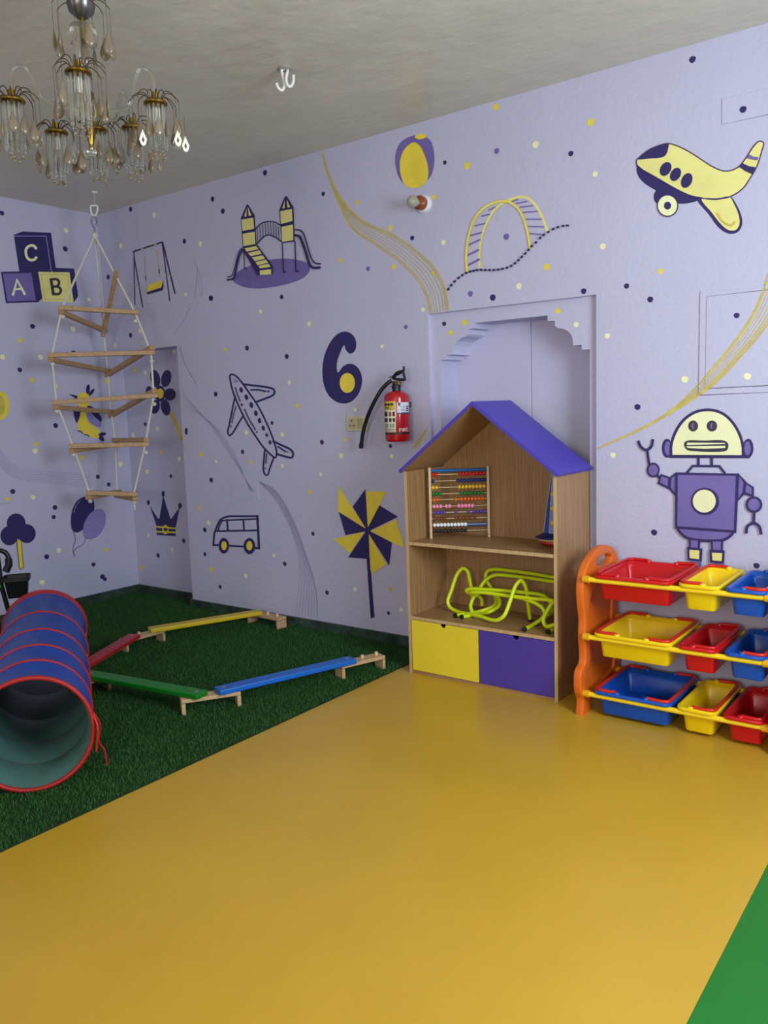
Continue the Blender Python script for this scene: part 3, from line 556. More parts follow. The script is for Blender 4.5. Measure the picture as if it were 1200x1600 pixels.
# drawers with a half-round notch
for x0, x1, m, lab, cxn in ((CX0+PT+.003, xm-.003, M_DRY, 'yellow drawer with a half-round notch', xm-.213), (xm+.001, CX1-PT-.003, M_DRP, 'deep violet drawer with a half-round notch', xm+.205)):
    zt, zb = S2-PT-.003, PT+.002
    arc = [(cxn+.019*math.cos(a), zt-.019*math.sin(a)) for a in np.linspace(0, math.pi, 10)]
    poly = [(x0, zb), (x1, zb), (x1, zt)] + arc + [(x0, zt)]
    d = MB().prism([(x, CYF+.002, z) for x, z in poly], (0, .016, 0)).build('drawer', m, cab, bevel=.0008); d['label'] = lab
    b = MB().box((x0+.012, CYF+.018, zb), (x1-.012, CYF+.024, zt-.05)).box((x0+.012, CYF+.024, zb), (x0+.02, CYB-.05, zt-.05)).box((x1-.02, CYF+.024, zb), (x1-.012, CYB-.05, zt-.05)).box((x0+.02, CYB-.056, zb), (x1-.02, CYB-.05, zt-.05)).box((x0+.02, CYF+.024, zb), (x1-.02, CYB-.056, zb+.006))
    b.build('drawer_box', W_CAB, d)

# ------------------------------------------------------------------ abacus
W_BEECH = wood('pale_beech', '#c2a57c', '#d8bf98', 0.5, 'Z')
A0, A1 = np.array([-2.422, 3.589, S1]), np.array([-2.171, 3.764, S1]); AH = 0.376
ad = (A1-A0); AW = np.linalg.norm(ad); ad /= AW; an = np.array([ad[1], -ad[0], 0])       # an faces the camera
ab = thing('abacus', 'wooden bead abacus with ten coloured rows on the upper shelf', 'abacus', (A0+A1)/2)
up = np.array([0, 0, 1.0])
for e in (A0, A1):
    MB().obox(e+up*AH/2, ad*.0065, an*.011, up*AH/2).build('upright', W_BEECH, ab, bevel=.002)
    MB().obox(e+up*.008, ad*.0065, an*.024, up*.008).build('foot', W_BEECH, ab, bevel=.002)
M_BLUEBAR = mat('blue_lacquer', '#15599c', 0.3, 0.04); M_ROD = mat('bead_rod_wood', '#cdb894', 0.5)
def apt(u, h, n=0.0): return A0+ad*(AW*u)+up*h+an*n
for h, n, w in ((AH-.018, 0, .008), (.066, -.012, .010)):
    MB().tube([apt(.02, h, n), apt(.98, h, n)], w, 12).build('cross_bar', M_BLUEBAR, ab, 60)
rows = [(190, 'c21f26', [170, 195]+[372+i*25.6 for i in range(8)][:8]), (240, '1d2c6e', [170]+[358+i*26 for i in range(9)]), (290, 'e0b32c', [172, 198]+[368+i*26.2 for i in range(8)]),
        (340, '16702e', [175, 198, 223]+[382+i*26 for i in range(7)]), (385, 'dc6524', [178, 203, 343]+[385+i*26 for i in range(7)]), (437, 'f08fb4', [178, 202, 228, 270, 295, 363, 390, 415, 441, 467]),
        (485, '5b3f9c', [182, 208, 232, 257, 345, 436, 480, 506, 532, 558]), (533, '7a4226', [186, 210, 234, 258, 345, 370, 398, 425, 452, 483]), (582, 'eef0ee', [182+i*25.8 for i in range(10)]), (630, '1c1f24', [180+i*26 for i in range(10)])]
bead = {}
for yy, hx, xs in rows:
    h = AH-.018-(yy-160)/(630-160)*(AH-.018-.036)
    MB().tube([apt(.02, h), apt(.98, h)], .0022, 8).build('bead_rod', M_ROD, ab, 60)
    m = mat('bead_'+hx, '#'+hx, 0.3, 0.02)
    me = mesh_of(MB().lathe([(.003, -.0088), (.0090, -.0062), (.0114, 0), (.0090, .0062), (.003, .0088)], (0, 0, 0), 14, 0, ad), 'bead', m, 70)
    for x in xs:
        u = (x-155-(630-yy)*-.02)/(590-155); u = min(.955, max(.045, u))
        share('bead', me, ab, apt(u, h)-np.array(ab.location))

# ------------------------------------------------------------------ toy sailing tower beside the abacus
tb = on(862, 852, 2, S1); tb = np.array([-1.748, 3.665, S1])
tw = thing('toy_tower', 'tall tapering blue toy tower with yellow dots on a red round base', 'toy', tb)
M_TB = mat('toy_blue', '#1d4a9e', 0.35, 0.05); M_TN = mat('toy_navy', '#1c2560', 0.35, 0.05); M_TR = mat('toy_red', '#b8281f', 0.35, 0.05); M_TY = mat('toy_yellow', '#d9b33a', 0.4, 0.05)
MB().lathe([(.035, 0), (.062, .006), (.072, .018), (.070, .026)], tb, 28).build('base', M_TR, tw, 40)
MB().lathe([(.066, .026), (.080, .030), (.080, .036), (.066, .040)], tb, 28).build('wooden_ring', W_BEECH, tw, 40)
MB().lathe([(.090, .040), (.090, .044), (.062, .056), (.050, .064)], tb, 28).build('brim', M_TN, tw, 40)
MB().lathe([(.050, .064), (.043, .12), (.030, .22), (.016, .31), (.005, .385)], tb, 10).build('cone', M_TB, tw, 20)
dirv = np.array([.43, -.90, 0]); dirv /= np.linalg.norm(dirv); sidev = np.array([dirv[1], -dirv[0], 0])
for h, off in ((.115, .1), (.185, .1), (.255, .1)):
    rr = np.interp(h, [.064, .12, .22, .31, .385], [.050, .043, .030, .016, .005])
    c = tb+np.array([0, 0, h])+dirv*(rr*math.cos(off))-sidev*rr*math.sin(off)*-1
    MB().lathe([(.002, .007), (.011, .006), (.0145, 0), (.011, -.005), (.002, -.006)], c, 14, 0, dirv).build('yellow_button', M_TY, tw, 60)
for k in range(5):
    a = k*2*math.pi/5+.9; f = lambda h, rr: tb+np.array([math.cos(a)*(rr+.001), math.sin(a)*(rr+.001), h])
    MB().tube([f(.066, .05), f(.12, .043), f(.22, .03), f(.31, .016), f(.38, .005)], .0015, 6).build('seam', mat('toy_pale', '#c9cbd6', .4), tw, 60)

# ------------------------------------------------------------------ neon agility hurdles on the middle shelf
M_NEON = mat('neon_yellow_green', '#d3e61a', 0.32, 0.03, 8); M_CAP = mat('black_rubber_cap', '#15171a', 0.5)
def hz(x, y, d=None):                           # traced in a 6x crop at (680, 860); d = depth of the point, None = lying on the shelf
    px, py = 680+x/6.0, 860+y/6.0
    if d is None:
        p = on(px, py, 2, S2+.011)
        return p
    p = on(px, py, 1, d); p[2] = max(p[2], S2+.0115); return p
def hurdle(label, pts, ends=(True, True)):
    P = [hz(*p) for p in pts]
    P = [np.array([min(max(p[0], CX0+PT+.013), CX1-PT-.013), min(max(p[1], CYF+.02), CYB-.022), p[2]]) for p in P]
    c = cat_rom(P, 9)
    base = np.mean(np.array(P), 0); base[2] = S2
    h = thing('agility_hurdle', label, 'hurdle', base, 'neon hurdles on the middle shelf')
    MB().tube(c, .0098, 12).build('tube', M_NEON, h, 60)
    for k, (e, q) in enumerate(((c[0], c[1]), (c[-1], c[-2]))):
        if ends[k]:
            d = (e-q)/np.linalg.norm(e-q); MB().tube([e-d*.002, e+d*.010], .0118, 14).build('end_cap', M_CAP, h, 40)
    return h
hurdle('neon yellow hurdle lying upside down, nearest on the left of the middle shelf', [(890, 650, 3.645), (868, 480, 3.625), (845, 335, 3.61), (802, 282, 3.59), (752, 335, 3.565), (700, 480, 3.53), (645, 612, 3.50), (575, 655, 3.50), (400, 612, 3.545), (200, 572, 3.60), (135, 528, 3.615), (118, 478, 3.62), (150, 380, 3.64), (212, 212, 3.67), (262, 168, 3.69), (300, 192, 3.70), (328, 300, 3.71), (345, 400, 3.72), (350, 455, 3.72)])
hurdle('neon yellow hurdle standing at the back with the highest crossbar', [(195, 610), (330, 590), (460, 560, 3.60), (545, 525, 3.64), (573, 480, 3.67), (560, 425, 3.70), (530, 360, 3.725), (492, 300, 3.74), (472, 240, 3.75), (492, 195, 3.755), (545, 178, 3.757), (700, 190, 3.757), (900, 217, 3.757), (1105, 252, 3.757), (1220, 275, 3.755), (1265, 310, 3.75), (1275, 400, 3.74)], (True, False))
hurdle('neon yellow hurdle with the second highest crossbar, just below the top one', [(255, 622), (400, 600), (520, 572, 3.575), (590, 525, 3.62), (603, 475, 3.65), (580, 430, 3.67), (520, 395, 3.685), (425, 350, 3.69), (440, 320, 3.70), (482, 270, 3.715), (560, 232, 3.72), (700, 238, 3.72), (900, 262, 3.72), (1105, 292, 3.72), (1200, 310, 3.72), (1240, 350, 3.71), (1240, 450, 3.70)], (True, False))
hurdle('neon yellow hurdle whose crossbar runs highest across the front of the pile', [(345, 575, 3.60), (332, 520, 3.62), (362, 440, 3.645), (400, 410, 3.65), (330, 405, 3.63), (292, 378, 3.615), (330, 362, 3.61), (500, 368, 3.61), (700, 382, 3.615), (860, 398, 3.62), (970, 412, 3.625), (1040, 440, 3.63), (1085, 500, 3.63), (1100, 560, 3.635), (1060, 615), (945, 682)], (False, True))
hurdle('neon yellow hurdle whose crossbar bends down at the right front of the pile', [(438, 515, 3.70), (432, 455, 3.69), (395, 420, 3.66), (330, 398, 3.60), (420, 393, 3.585), (560, 408, 3.58), (690, 428, 3.575), (840, 455, 3.57), (930, 490, 3.565), (1000, 535, 3.56), (1028, 590, 3.56), (1010, 630, 3.56), (930, 690), (840, 738)], (False, True))
hurdle('neon yellow hurdle half hidden behind the right side panel', [(730, 432, 3.56), (900, 450, 3.56), (1105, 478, 3.56), (1085, 510, 3.545), (1050, 570, 3.53), (1020, 630, 3.515), (1018, 680, 3.51), (1045, 712, 3.515), (1105, 700, 3.53), (1190, 670, 3.56), (1230, 700, 3.54), (1150, 725), (1062, 762)], (False, True))

# ------------------------------------------------------------------ storage rack with bins
M_OR = mat('orange_plastic', '#dc6a1c', 0.42, 0.03, 6); M_RODY = mat('yellow_plastic_rod', '#f2d024', 0.32, 0.03, 6)
M_RED = mat('red_plastic', '#c4141a', 0.28, 0.04, 6); M_BLU = mat('blue_plastic', '#0a50b4', 0.28, 0.04, 6); M_YLP = mat('yellow_plastic', '#ecca10', 0.28, 0.03, 6); M_HAN = mat('orange_red_handle', '#c92a18', 0.3, 0.03, 6)
rack = thing('storage_rack', 'orange plastic storage rack with yellow rods below the robot', 'rack', (-1.08, 3.56, 0))
prof = [(3.345, 0.0), (3.352, .075), (3.330, .11), (3.323, .16), (3.332, .205), (3.376, .232), (3.381, .29), (3.371, .355), (3.376, .434), (3.360, .50), (3.352, .571), (3.366, .631), (3.396, .668), (3.447, .700), (3.525, .727), (3.610, .729),
        (3.690, .706), (3.745, .668), (3.765, .60), (3.745, .50), (3.742, .43), (3.752, .355), (3.745, .29), (3.755, .232), (3.790, .20), (3.792, .14), (3.768, .08), (3.77, 0.0), (3.70, 0.0), (3.69, .045), (3.56, .060), (3.43, .045), (3.42, 0.0)]
grip = ell(3.588, .668, .098, .033, 0, 18)
def panel(x0, x1, parent):
    def curve_mesh(loops, depth, bev, name):
        cu = bpy.data.curves.new(name, 'CURVE'); cu.dimensions = '2D'; cu.fill_mode = 'BOTH'; cu.extrude = depth; cu.bevel_depth = bev; cu.bevel_resolution = 2
        for lp in loops:
            sp = cu.splines.new('POLY'); sp.points.add(len(lp)-1); sp.use_cyclic_u = True
            for p, q in zip(sp.points, lp): p.co = (q[0], q[1], 0, 1)
        o = bpy.data.objects.new(name, cu); COL.objects.link(o); bpy.context.view_layer.update()
        me = bpy.data.meshes.new_from_object(o.evaluated_get(bpy.context.evaluated_depsgraph_get())); bpy.data.objects.remove(o, do_unlink=True)
        xm_ = (x0+x1)/2; L = np.array(parent.location)
        for v in me.vertices: v.co = Vector((xm_+v.co.z-L[0], v.co.x-L[1], v.co.y-L[2]))
        bm = bmesh.new(); bm.from_mesh(me); bmesh.ops.remove_doubles(bm, verts=bm.verts, dist=1e-5); bmesh.ops.recalc_face_normals(bm, faces=bm.faces); bm.to_mesh(me); bm.free()
        me.materials.clear(); me.materials.append(M_OR); me.polygons.foreach_set('use_smooth', [True]*len(me.polygons)); me.set_sharp_from_angle(angle=math.radians(35))
        ob = bpy.data.objects.new(name, me); COL.objects.link(ob); ob.parent = parent
        return ob
    sm = [tuple(p) for p in cat_rom([np.array(p) for p in prof[:27]], 4)] + prof[27:]
    cy, cz = 3.56, .34
    ins = [(cy+(y-cy)*.72, cz+(z-cz)*.72-.036) for y, z in sm[:-6]]
    rim = curve_mesh([sm, grip, [p for p in ins]], (x1-x0)/2-.006, .006, 'side_panel')
    core = curve_mesh([[(cy+(y-cy)*.8, cz+(z-cz)*.77-.036) for y, z in sm[:-6]]], .005, 0, 'panel_web'); core.parent = rim
    core.matrix_parent_inverse = Matrix(); rim.location = (0, 0, 0)
    return rim
panel(-1.495, -1.459, rack); panel(-.688, -.652, rack)
RZ = (.624, .364, .1025); RYF, RYB = 3.352, 3.742
for z in RZ:
    for y in (RYF, RYB):
        rd = MB().tube([(-1.459, y, z), (-.688, y, z)], .0115, 14).build('rod', M_RODY, rack, 60)
        for xa, xb in ((-1.460, -1.432), (-.716, -.687)):
            MB().tube([(xa, y, z), (xb, y, z)], .0165, 16).build('rod_socket', mat('amber_socket', '#e0a40f', 0.35), rd, 40)
def rrect(x0, x1, y0, y1, z, r, n=5):
    out = []
    for cx, cy, a0 in ((x1-r, y1-r, 0), (x0+r, y1-r, 90), (x0+r, y0+r, 180), (x1-r, y0+r, 270)):
        for k in range(n): a = math.radians(a0+90*k/(n-1)); out.append((cx+r*math.cos(a), cy+r*math.sin(a), z))
    return out
def bin_(label, x0, x1, zr, m, hands, hm=None):
    y0, y1 = 3.334, 3.752; zt = zr+.026; zb = zr-.086; t = .003
    b = thing('storage_bin', label, 'storage bin', ((x0+x1)/2, (y0+y1)/2, zb), 'bins hung in the storage rack')
    ix0, ix1, iy0, iy1 = x0+.014, x1-.014, y0+.034, y1-.034; tp = .013
    lo = [rrect(ix0+tp, ix1-tp, iy0+tp, iy1-tp, zb, .016), rrect(ix0+tp-.003, ix1-tp+.003, iy0+tp-.003, iy1-tp+.003, zb+.004, .02), rrect(ix0, ix1, iy0, iy1, zt-.016, .022),
          rrect(x0+.001, x1-.001, y0+.001, y1-.001, zt-.014, .03), rrect(x0, x1, y0, y1, zt-.011, .03), rrect(x0, x1, y0, y1, zt-.002, .03), rrect(x0+.002, x1-.002, y0+.002, y1-.002, zt, .03),
          rrect(ix0-.004, ix1+.004, iy0-.018, iy1+.018, zt, .024), rrect(ix0+t-.002, ix1-t+.002, iy0-.012, iy1+.012, zt-.004, .022), rrect(ix0+t, ix1-t, iy0+t, iy1-t, zt-.03, .02), rrect(ix0+tp+t, ix1-tp-t, iy0+tp+t, iy1-tp-t, zb+.007, .016)]
    MB().loops(lo).build('tub', m, b, 50)
    w = x1-x0
    for sd, frac in hands:                       # handle folded down over one end: a U from the front rim round the side to the back rim
        xe = x0+.012 if sd < 0 else x1-.012; xp = x0+frac*w; zz = zt+.005
        P = [(xp, y0+.016, zz), (xp+(xe-xp)*.5, y0+.012, zz), (xe-sd*.022, y0+.012, zz), (xe-sd*.004, y0+.022, zz), (xe, y0+.05, zz), (xe, y1-.05, zz), (xe-sd*.004, y1-.022, zz), (xe-sd*.022, y1-.012, zz), (xp+(xe-xp)*.5, y1-.012, zz), (xp, y1-.016, zz)]
        MB().tube(cat_rom(P, 4), .0078, 8).build('handle', hm or M_HAN, b, 60)
        for y in (y0+.014, y1-.014):
            MB().lathe([(.013, -.006), (.013, .004), (.011, .007)], (xp-sd*.004, y, zt), 16, 0, (0, 0, 1)).build('pivot', m, b, 40)
XB = ((-1.412, -1.070), (-1.048, -.884), (-.864, -.700))
LONG = ((-1, .30), (1, .70))
for r, (row, names) in enumerate(((((M_RED, LONG), (M_YLP, ((-1, .58),)), (M_BLU, ((1, .45),))), ('long red bin on the top tier', 'small yellow bin on the top tier', 'small blue bin on the top tier')),
                                  (((M_YLP, LONG), (M_RED, ((1, .42),)), (M_BLU, ((1, .45),))), ('long yellow bin on the middle tier', 'small red bin on the middle tier', 'small blue bin on the middle tier')),
                                  (((M_BLU, LONG), (M_YLP, ((1, .38),)), (M_RED, ((1, .45),))), ('long blue bin on the bottom tier', 'small yellow bin on the bottom tier', 'small red bin on the bottom tier')))):
    for (x0, x1), (m, hands), lab in zip(XB, row, names):
        bin_(lab+' of the rack', x0, x1, RZ[r], m, hands, M_RED if m is M_RED else None)

# ------------------------------------------------------------------ fire extinguisher
M_EXR = mat('extinguisher_red', '#b3141a', 0.22, 0.03, 6, coat=0.4); M_BLKP = mat('black_plastic', '#16171b', 0.4, 0.05); M_MET = mat('dull_brass', '#8a7a4a', 0.35, 0.05, metal=0.9)
ER = .070; ec = on(620.5, 650, 1, YW-.022-ER); EX, EY = ec[0], YW-.022-ER; EZ0, EZ1 = 1.212, 1.462
ex = thing('fire_extinguisher', 'red fire extinguisher with a black hose hung on the lavender wall', 'extinguisher', (EX, YW, EZ0))
MB().lathe([(.050, .010), (.058, 0), (.066, .004), (ER, .016), (ER, EZ1-EZ0-.012), (.067, EZ1-EZ0+.004), (.055, EZ1-EZ0+.018), (.034, EZ1-EZ0+.027), (.024, EZ1-EZ0+.030)], (EX, EY, EZ0), 40).build('cylinder', M_EXR, ex, 50)
MB().lathe([(.024, 0), (.024, .020), (.028, .022), (.028, .030), (.018, .034), (.018, .052)], (EX, EY, EZ1+.028), 24).build('neck_collar', M_BLKP, ex, 40)
zv = EZ1+.072
MB().box((EX-.020, EY-.014, zv-.012), (EX+.030, EY+.014, zv+.012)).build('valve_body', M_MET, ex, bevel=.004)
def hp(x, y, d=None): return on(540+x/10., 560+y/10., 1, EY if d is None else d)
MB().tube(cat_rom([hp(740, 300), hp(790, 245), hp(850, 215), hp(905, 190), hp(912, 120)], 5), [.010]*6+[.012]*4+[.010]*4+[.007]*7, 10).build('lever', M_BLKP, ex, 60)
MB().tube(cat_rom([hp(740, 310), hp(800, 325), hp(880, 330), hp(925, 330), hp(912, 260), hp(900, 215)], 4), .0075, 10).build('carry_handle', M_BLKP, ex, 60)
MB().tube([hp(690, 290), hp(760, 300)], .006, 8).build('safety_pin', mat('pin_metal', '#9a9a98', .3, metal=.9), ex, 60)
MB().tube(cat_rom([hp(720, 345), hp(660, 385, EY-.01), hp(560, 490, EY-.02), hp(470, 640, EY-.03), hp(390, 800, EY-.02), hp(320, 980, EY), hp(275, 1150, EY+.01), hp(245, 1345, EY+.02)], 6), .0115, 12).build('hose', M_BLKP, ex, 60)
MB().tube([hp(246, 1330, EY+.02), hp(240, 1400, EY+.023)], .0135, 12).build('nozzle', M_BLKP, ex, 40)
MB().box((EX-.035, EY+ER-.004, 1.40), (EX+.035, YW-.0005, 1.43)).build('wall_bracket', mat('grey_bracket', '#55555a', .5, metal=.6), ex)
CAMA = math.atan2(-EY, -EX)                      # direction from the cylinder towards the camera
def cyl(u0, u1, z0, z1, off, name, m, parent, n=10):     # u in -1..1 across the visible face, left to right
    a0, a1 = CAMA+math.asin(u0), CAMA+math.asin(u1); vs = []
    for k in range(n+1):
        a = a0+(a1-a0)*k/n
        for z in (z0, z1): vs.append((EX+math.cos(a)*(ER+off), EY+math.sin(a)*(ER+off), z))
    return MB().add(vs, [(2*k, 2*k+2, 2*k+3, 2*k+1) for k in range(n)]).build(name, m, parent, 60)
def ez(y): return EZ0+(1285-y)/(1285-440)*(EZ1-EZ0+.012)       # crop row to height
def eu(x): return max(-.995, min(.995, (x-805)/195.))
M_LY = mat('label_yellow', '#c9b23c', .35); M_LW = mat('label_cream', '#d9d4b8', .35); M_LB = mat('label_white', '#d5dbe4', .35); M_LK = mat('label_black', '#221f22', .4); M_LG = mat('label_green', '#7d9c78', .4); M_LR = mat('label_red', '#a3312a', .4); M_LN = mat('label_navy', '#2a3350', .4)
l1 = cyl(eu(612), eu(780), ez(1110), ez(565), .0006, 'instruction_label', M_LW, ex); l1['label'] = 'cream instruction label with pictogram grid'
cyl(eu(612), eu(778), ez(720), ez(565), .0010, 'header', M_LY, l1)
for x0, x1, y0, y1 in ((618, 655, 600, 640), (662, 700, 600, 640), (706, 752, 598, 640), (618, 690, 668, 690), (640, 770, 655, 664), (630, 760, 695, 712)): cyl(eu(x0), eu(x1), ez(y1), ez(y0), .0013, 'print_block', M_LK, l1, 3)
for y0, y1 in ((750, 830), (860, 930)):
    for k, (x0, x1) in enumerate(((614, 660), (684, 718), (736, 772))): cyl(eu(x0), eu(x1), ez(y1), ez(y0), .0013, 'pictogram', (M_LK, M_LR, M_LK)[k] if y0 < 800 else M_LK, l1, 3)
for x0, x1 in ((625, 668), (690, 716), (726, 762)): cyl(eu(x0), eu(x1), ez(1030), ez(960), .0013, 'pictogram', M_LG, l1, 3)
for y in (1050, 1070, 1090): cyl(eu(620), eu(770), ez(y+7), ez(y), .0013, 'print_line', M_LK, l1, 4)
cyl(eu(612), eu(985), ez(1150), ez(1118), .0008, 'band', M_LK, ex, 16)
l2 = cyl(eu(808), eu(985), ez(795), ez(590), .0006, 'maker_label', M_LB, ex); l2['label'] = 'white maker label with a dark round emblem'
cyl(eu(808), eu(985), ez(795), ez(768), .0010, 'footer', M_LN, l2); cyl(eu(822), eu(862), ez(648), ez(592), .0010, 'emblem', M_LN, l2, 4)
for y in (660, 690, 712, 735): cyl(eu(830), eu(930), ez(y+6), ez(y), .0010, 'print_line', M_LN, l2, 4)
for y in (655, 690, 725): cyl(eu(945), eu(978), ez(y+22), ez(y), .0010, 'print_block', M_LN, l2, 3)
def stroke_cyl(segs, name):
    mb = MB()
    for P in segs:
        A, B = ribbon([(float(x), float(y)) for x, y in P], 8.5, False); n = len(A); vs = []
        for p in A+B:
            a = CAMA+math.asin(eu(p[0])); vs.append((EX+math.cos(a)*(ER+.0012), EY+math.sin(a)*(ER+.0012), ez(p[1])))
        mb.add(vs, [(i, i+1, n+i+1, n+i) for i in range(n-1)])
    mb.build(name, mat('white_lettering', '#e6e2dc', .4), ex)
stroke_cyl([[(836, 1108), (836, 1052), (862, 1050)], [(836, 1078), (856, 1077)], [(876, 1050), (878, 1104)], [(896, 1102), (894, 1050), (916, 1050), (918, 1072), (897, 1074)], [(906, 1076), (922, 1100)], [(960, 1044), (936, 1046), (938, 1098), (964, 1094)], [(938, 1072), (956, 1070)]], 'fire_lettering')

# ------------------------------------------------------------------ socket plate, wall bulb, ceiling hooks
M_SOC = mat('ivory_plastic', '#cbc6a4', 0.4, 0.03)
a, b = on(543, 650.5, 1, YW), on(575.5, 673, 1, YW)
sp = thing('socket_plate', 'ivory double socket plate behind the extinguisher hose', 'socket', ((a[0]+b[0])/2, YW, b[2]))
MB().box((a[0], YW-.011, b[2]), (b[0], YW, a[2])).build('plate', M_SOC, sp, bevel=.003)
ww = b[0]-a[0]; hh = a[2]-b[2]
md = MB().box((a[0]+.012, YW-.0125, b[2]+.014), (a[0]+ww*.46, YW-.010, a[2]-.012)).build('outlet', mat('ivory_insert', '#b9b491', .45), sp, bevel=.001)
for dx, dz, r in ((0, .016, .0055), (-.014, -.012, .0045), (.014, -.012, .0045)):
    MB().lathe([(r, 0), (r, .0012)], (a[0]+.012+(ww*.46-.012)/2+dx, YW-.0125, (a[2]+b[2])/2+dz), 14, 0, (0, -1, 0)).build('pin_hole', M_LK, md)
MB().box((a[0]+ww*.53, YW-.0135, b[2]+.014), (b[0]-.030, YW-.010, a[2]-.014)).build('rocker_switch', mat('ivory_switch', '#aaa274', .45), sp, bevel=.001)
bp_ = on(663, 319, 1, YW); bx_, bz_ = bp_[0], bp_[2]
wl = thing('wall_bulb', 'bare bulb in a brown holder on the wall below the beach ball', 'lamp', (bx_, YW, bz_))
MB().lathe([(.048, 0), (.048, .010), (.040, .018), (.030, .022)], (bx_, YW, bz_), 24, 0, (0, -1, 0)).build('back_plate', mat('white_ceramic', '#d9dbe0', .3), wl, 40)
MB().lathe([(.026, .020), (.036, .024), (.037, .05), (.030, .058), (.022, .062)], (bx_, YW, bz_), 24, 0, (0, -1, 0)).build('holder', mat('brown_bakelite', '#8a4522', .3), wl, 40)
MB().lathe([(.015, .060), (.017, .070), (.024, .085), (.030, .105), (.028, .125), (.016, .140), (.004, .144)], (bx_, YW, bz_), 24, 0, (0, -1, -.05)).build('bulb', mat('frosted_bulb', '#b9b7a4', .2, trans=.35), wl, 60)
M_HOOK = mat('white_hook_enamel', '#e6e6e0', 0.35, 0.03)
def hookz(x, y, d): return onb(400+x/12., 80+y/12., d)
h0 = on(445, 106, 2, ZC); hd = h0@BEAR
hk = thing('ceiling_hook', 'white double hook screwed to the ceiling', 'hook', h0)
MB().lathe([(.03, 0), (.03, -.004), (.02, -.009)], h0, 20).build('plate', mat('painted_hook_plate', '#9b968d', .5), hk, 40)
MB().tube(cat_rom([h0+np.array([0, 0, -.004]), hookz(485, 340, hd), hookz(500, 450, hd), hookz(525, 560, hd), hookz(530, 660, hd), hookz(485, 735, hd), hookz(420, 690, hd), hookz(385, 600, hd)], 5), .0065, 10).build('prong', M_HOOK, hk, 60)
MB().tube(cat_rom([h0+np.array([0, 0, -.006])+SIDE*.012, hookz(590, 390, hd-.02), hookz(565, 520, hd-.02), hookz(590, 630, hd-.02), hookz(640, 665, hd-.02), hookz(695, 590, hd-.02), hookz(705, 450, hd-.02)], 5), .0065, 10).build('prong', M_HOOK, hk, 60)

# ------------------------------------------------------------------ triangular rope ladder
W_LAD = wood('oiled_oak_bar', '#a27f58', '#bd9a70', 0.5, 'X', .5); M_ROPE = mat('white_rope', '#d8d4c4', 0.7, 0.1, 300, 0.4, 300)
LH = on(147.5, 300, 2, ZC); LD = LH@BEAR
ld = thing('rope_ladder', 'hanging triangular climbing ladder of wooden bars and white rope', 'ladder', LH)
MB().lathe([(.022, 0), (.022, -.004), (.012, -.010)], LH, 18).build('ceiling_plate', M_HOOK, ld, 40)
MB().tube([LH, onb(147, 322, LD)], .004, 8).build('hook_stem', mat('grey_stem', '#a9a79a', .5), ld, 60)
for a_, b_ in ((142, 144.5), (152, 149.5)):
    MB().tube(cat_rom([onb(147, 321, LD), onb(a_, 322, LD), onb(a_, 330, LD), onb(b_, 336, LD), onb(147, 337, LD)], 5), .006, 10).build('hook_prong', M_HOOK, ld, 60)
apex = onb(148, 368, LD)
MB().tube(cat_rom([onb(147, 338, LD), onb(151, 344, LD), onb(150, 352, LD), onb(146, 354, LD), onb(143, 346, LD)], 5, True), .006, 8, 0, True).build('carabiner', mat('steel', '#8d9095', .3, metal=.9), ld, 60)
MB().tube([onb(147.5, 352, LD), onb(148, 362, LD)], .006, 8).build('swivel', mat('steel', '#8d9095'), ld, 60)
MB().lathe([(.008, .022), (.017, .012), (.019, 0), (.014, -.014), (.006, -.024)], apex, 14).build('rope_knot', M_ROPE, ld, 60)
LV = [((97, 481), (211, 488), (161, 509), .54), ((81, 555), (236, 551), (168, 573), .71), ((88, 629), (240, 618), (173, 637), .69), ((114, 697), (227, 694), (180, 688), .52), ((140, 770), (209, 772), (183, 762), .315)]
nodes = [[apex], [apex], [apex]]
for (l, r, bk, s_) in LV:
    nodes[0].append(onb(*l, LD-s_*.289)); nodes[1].append(onb(*r, LD-s_*.289)); nodes[2].append(onb(*bk, LD+s_*.577))
bw, bh = .040, .030
for i in range(1, 6):
    A, B, Cc = nodes[0][i], nodes[1][i], nodes[2][i]; st = 0.5*bh
    def ext(a, b): d = (b-a)/np.linalg.norm(b-a); return a-d*.025, b+d*.025
    p, q = ext(A, B); MB().bar(p, q, bw, bh).build('bar', W_LAD, ld, bevel=.004)
    dz = np.array([0, 0, -bh-.001])
    p, q = ext(A, Cc); MB().bar(p+dz, q+dz, bw, bh).build('bar', W_LAD, ld, bevel=.004)
    if i == 1:
        top = apex+(B-apex)*((432-372)/(487-372.)); p, q = ext(Cc, top); MB().bar(p+dz*1.6, q, bw, bh, (.3, .3, 0)).build('bar', W_LAD, ld, bevel=.004)
    else:
        p, q = ext(B, Cc); dz2 = np.array([0, 0, (bh+.001) if i in (2, 4) else -2*bh-.002]) if i != 3 else np.array([0, 0, -bh*.02+bh])
        MB().bar(p+dz2*(1 if i in (2, 3, 4) else .5), q+dz*0+dz2*.0-np.array([0, 0, 2*bh*(i != 4)]), bw, bh).build('bar', W_LAD, ld, bevel=.004)
tails = [np.array([.012, -.012, -.06]), np.array([0, 0, -.11]), np.array([0, 0, -.03])]
for k in range(3):
    P = nodes[k]+[nodes[k][-1]+tails[k]]; full = []
    for a_, b_ in zip(P[:-1], P[1:]): full += [a_*(1-t)+b_*t for t in (0, .33, .67)]
    full.append(P[-1]); MB().tube(full, .0075, 8).build('rope', M_ROPE, ld, 60)
    for n_ in nodes[k][1:]:
        MB().lathe([(.006, .013), (.014, .007), (.015, 0), (.012, -.010), (.006, -.014)], n_+np.array([0, 0, -bh*1.9]), 10).build('rope_knot', M_ROPE, ld, 60)

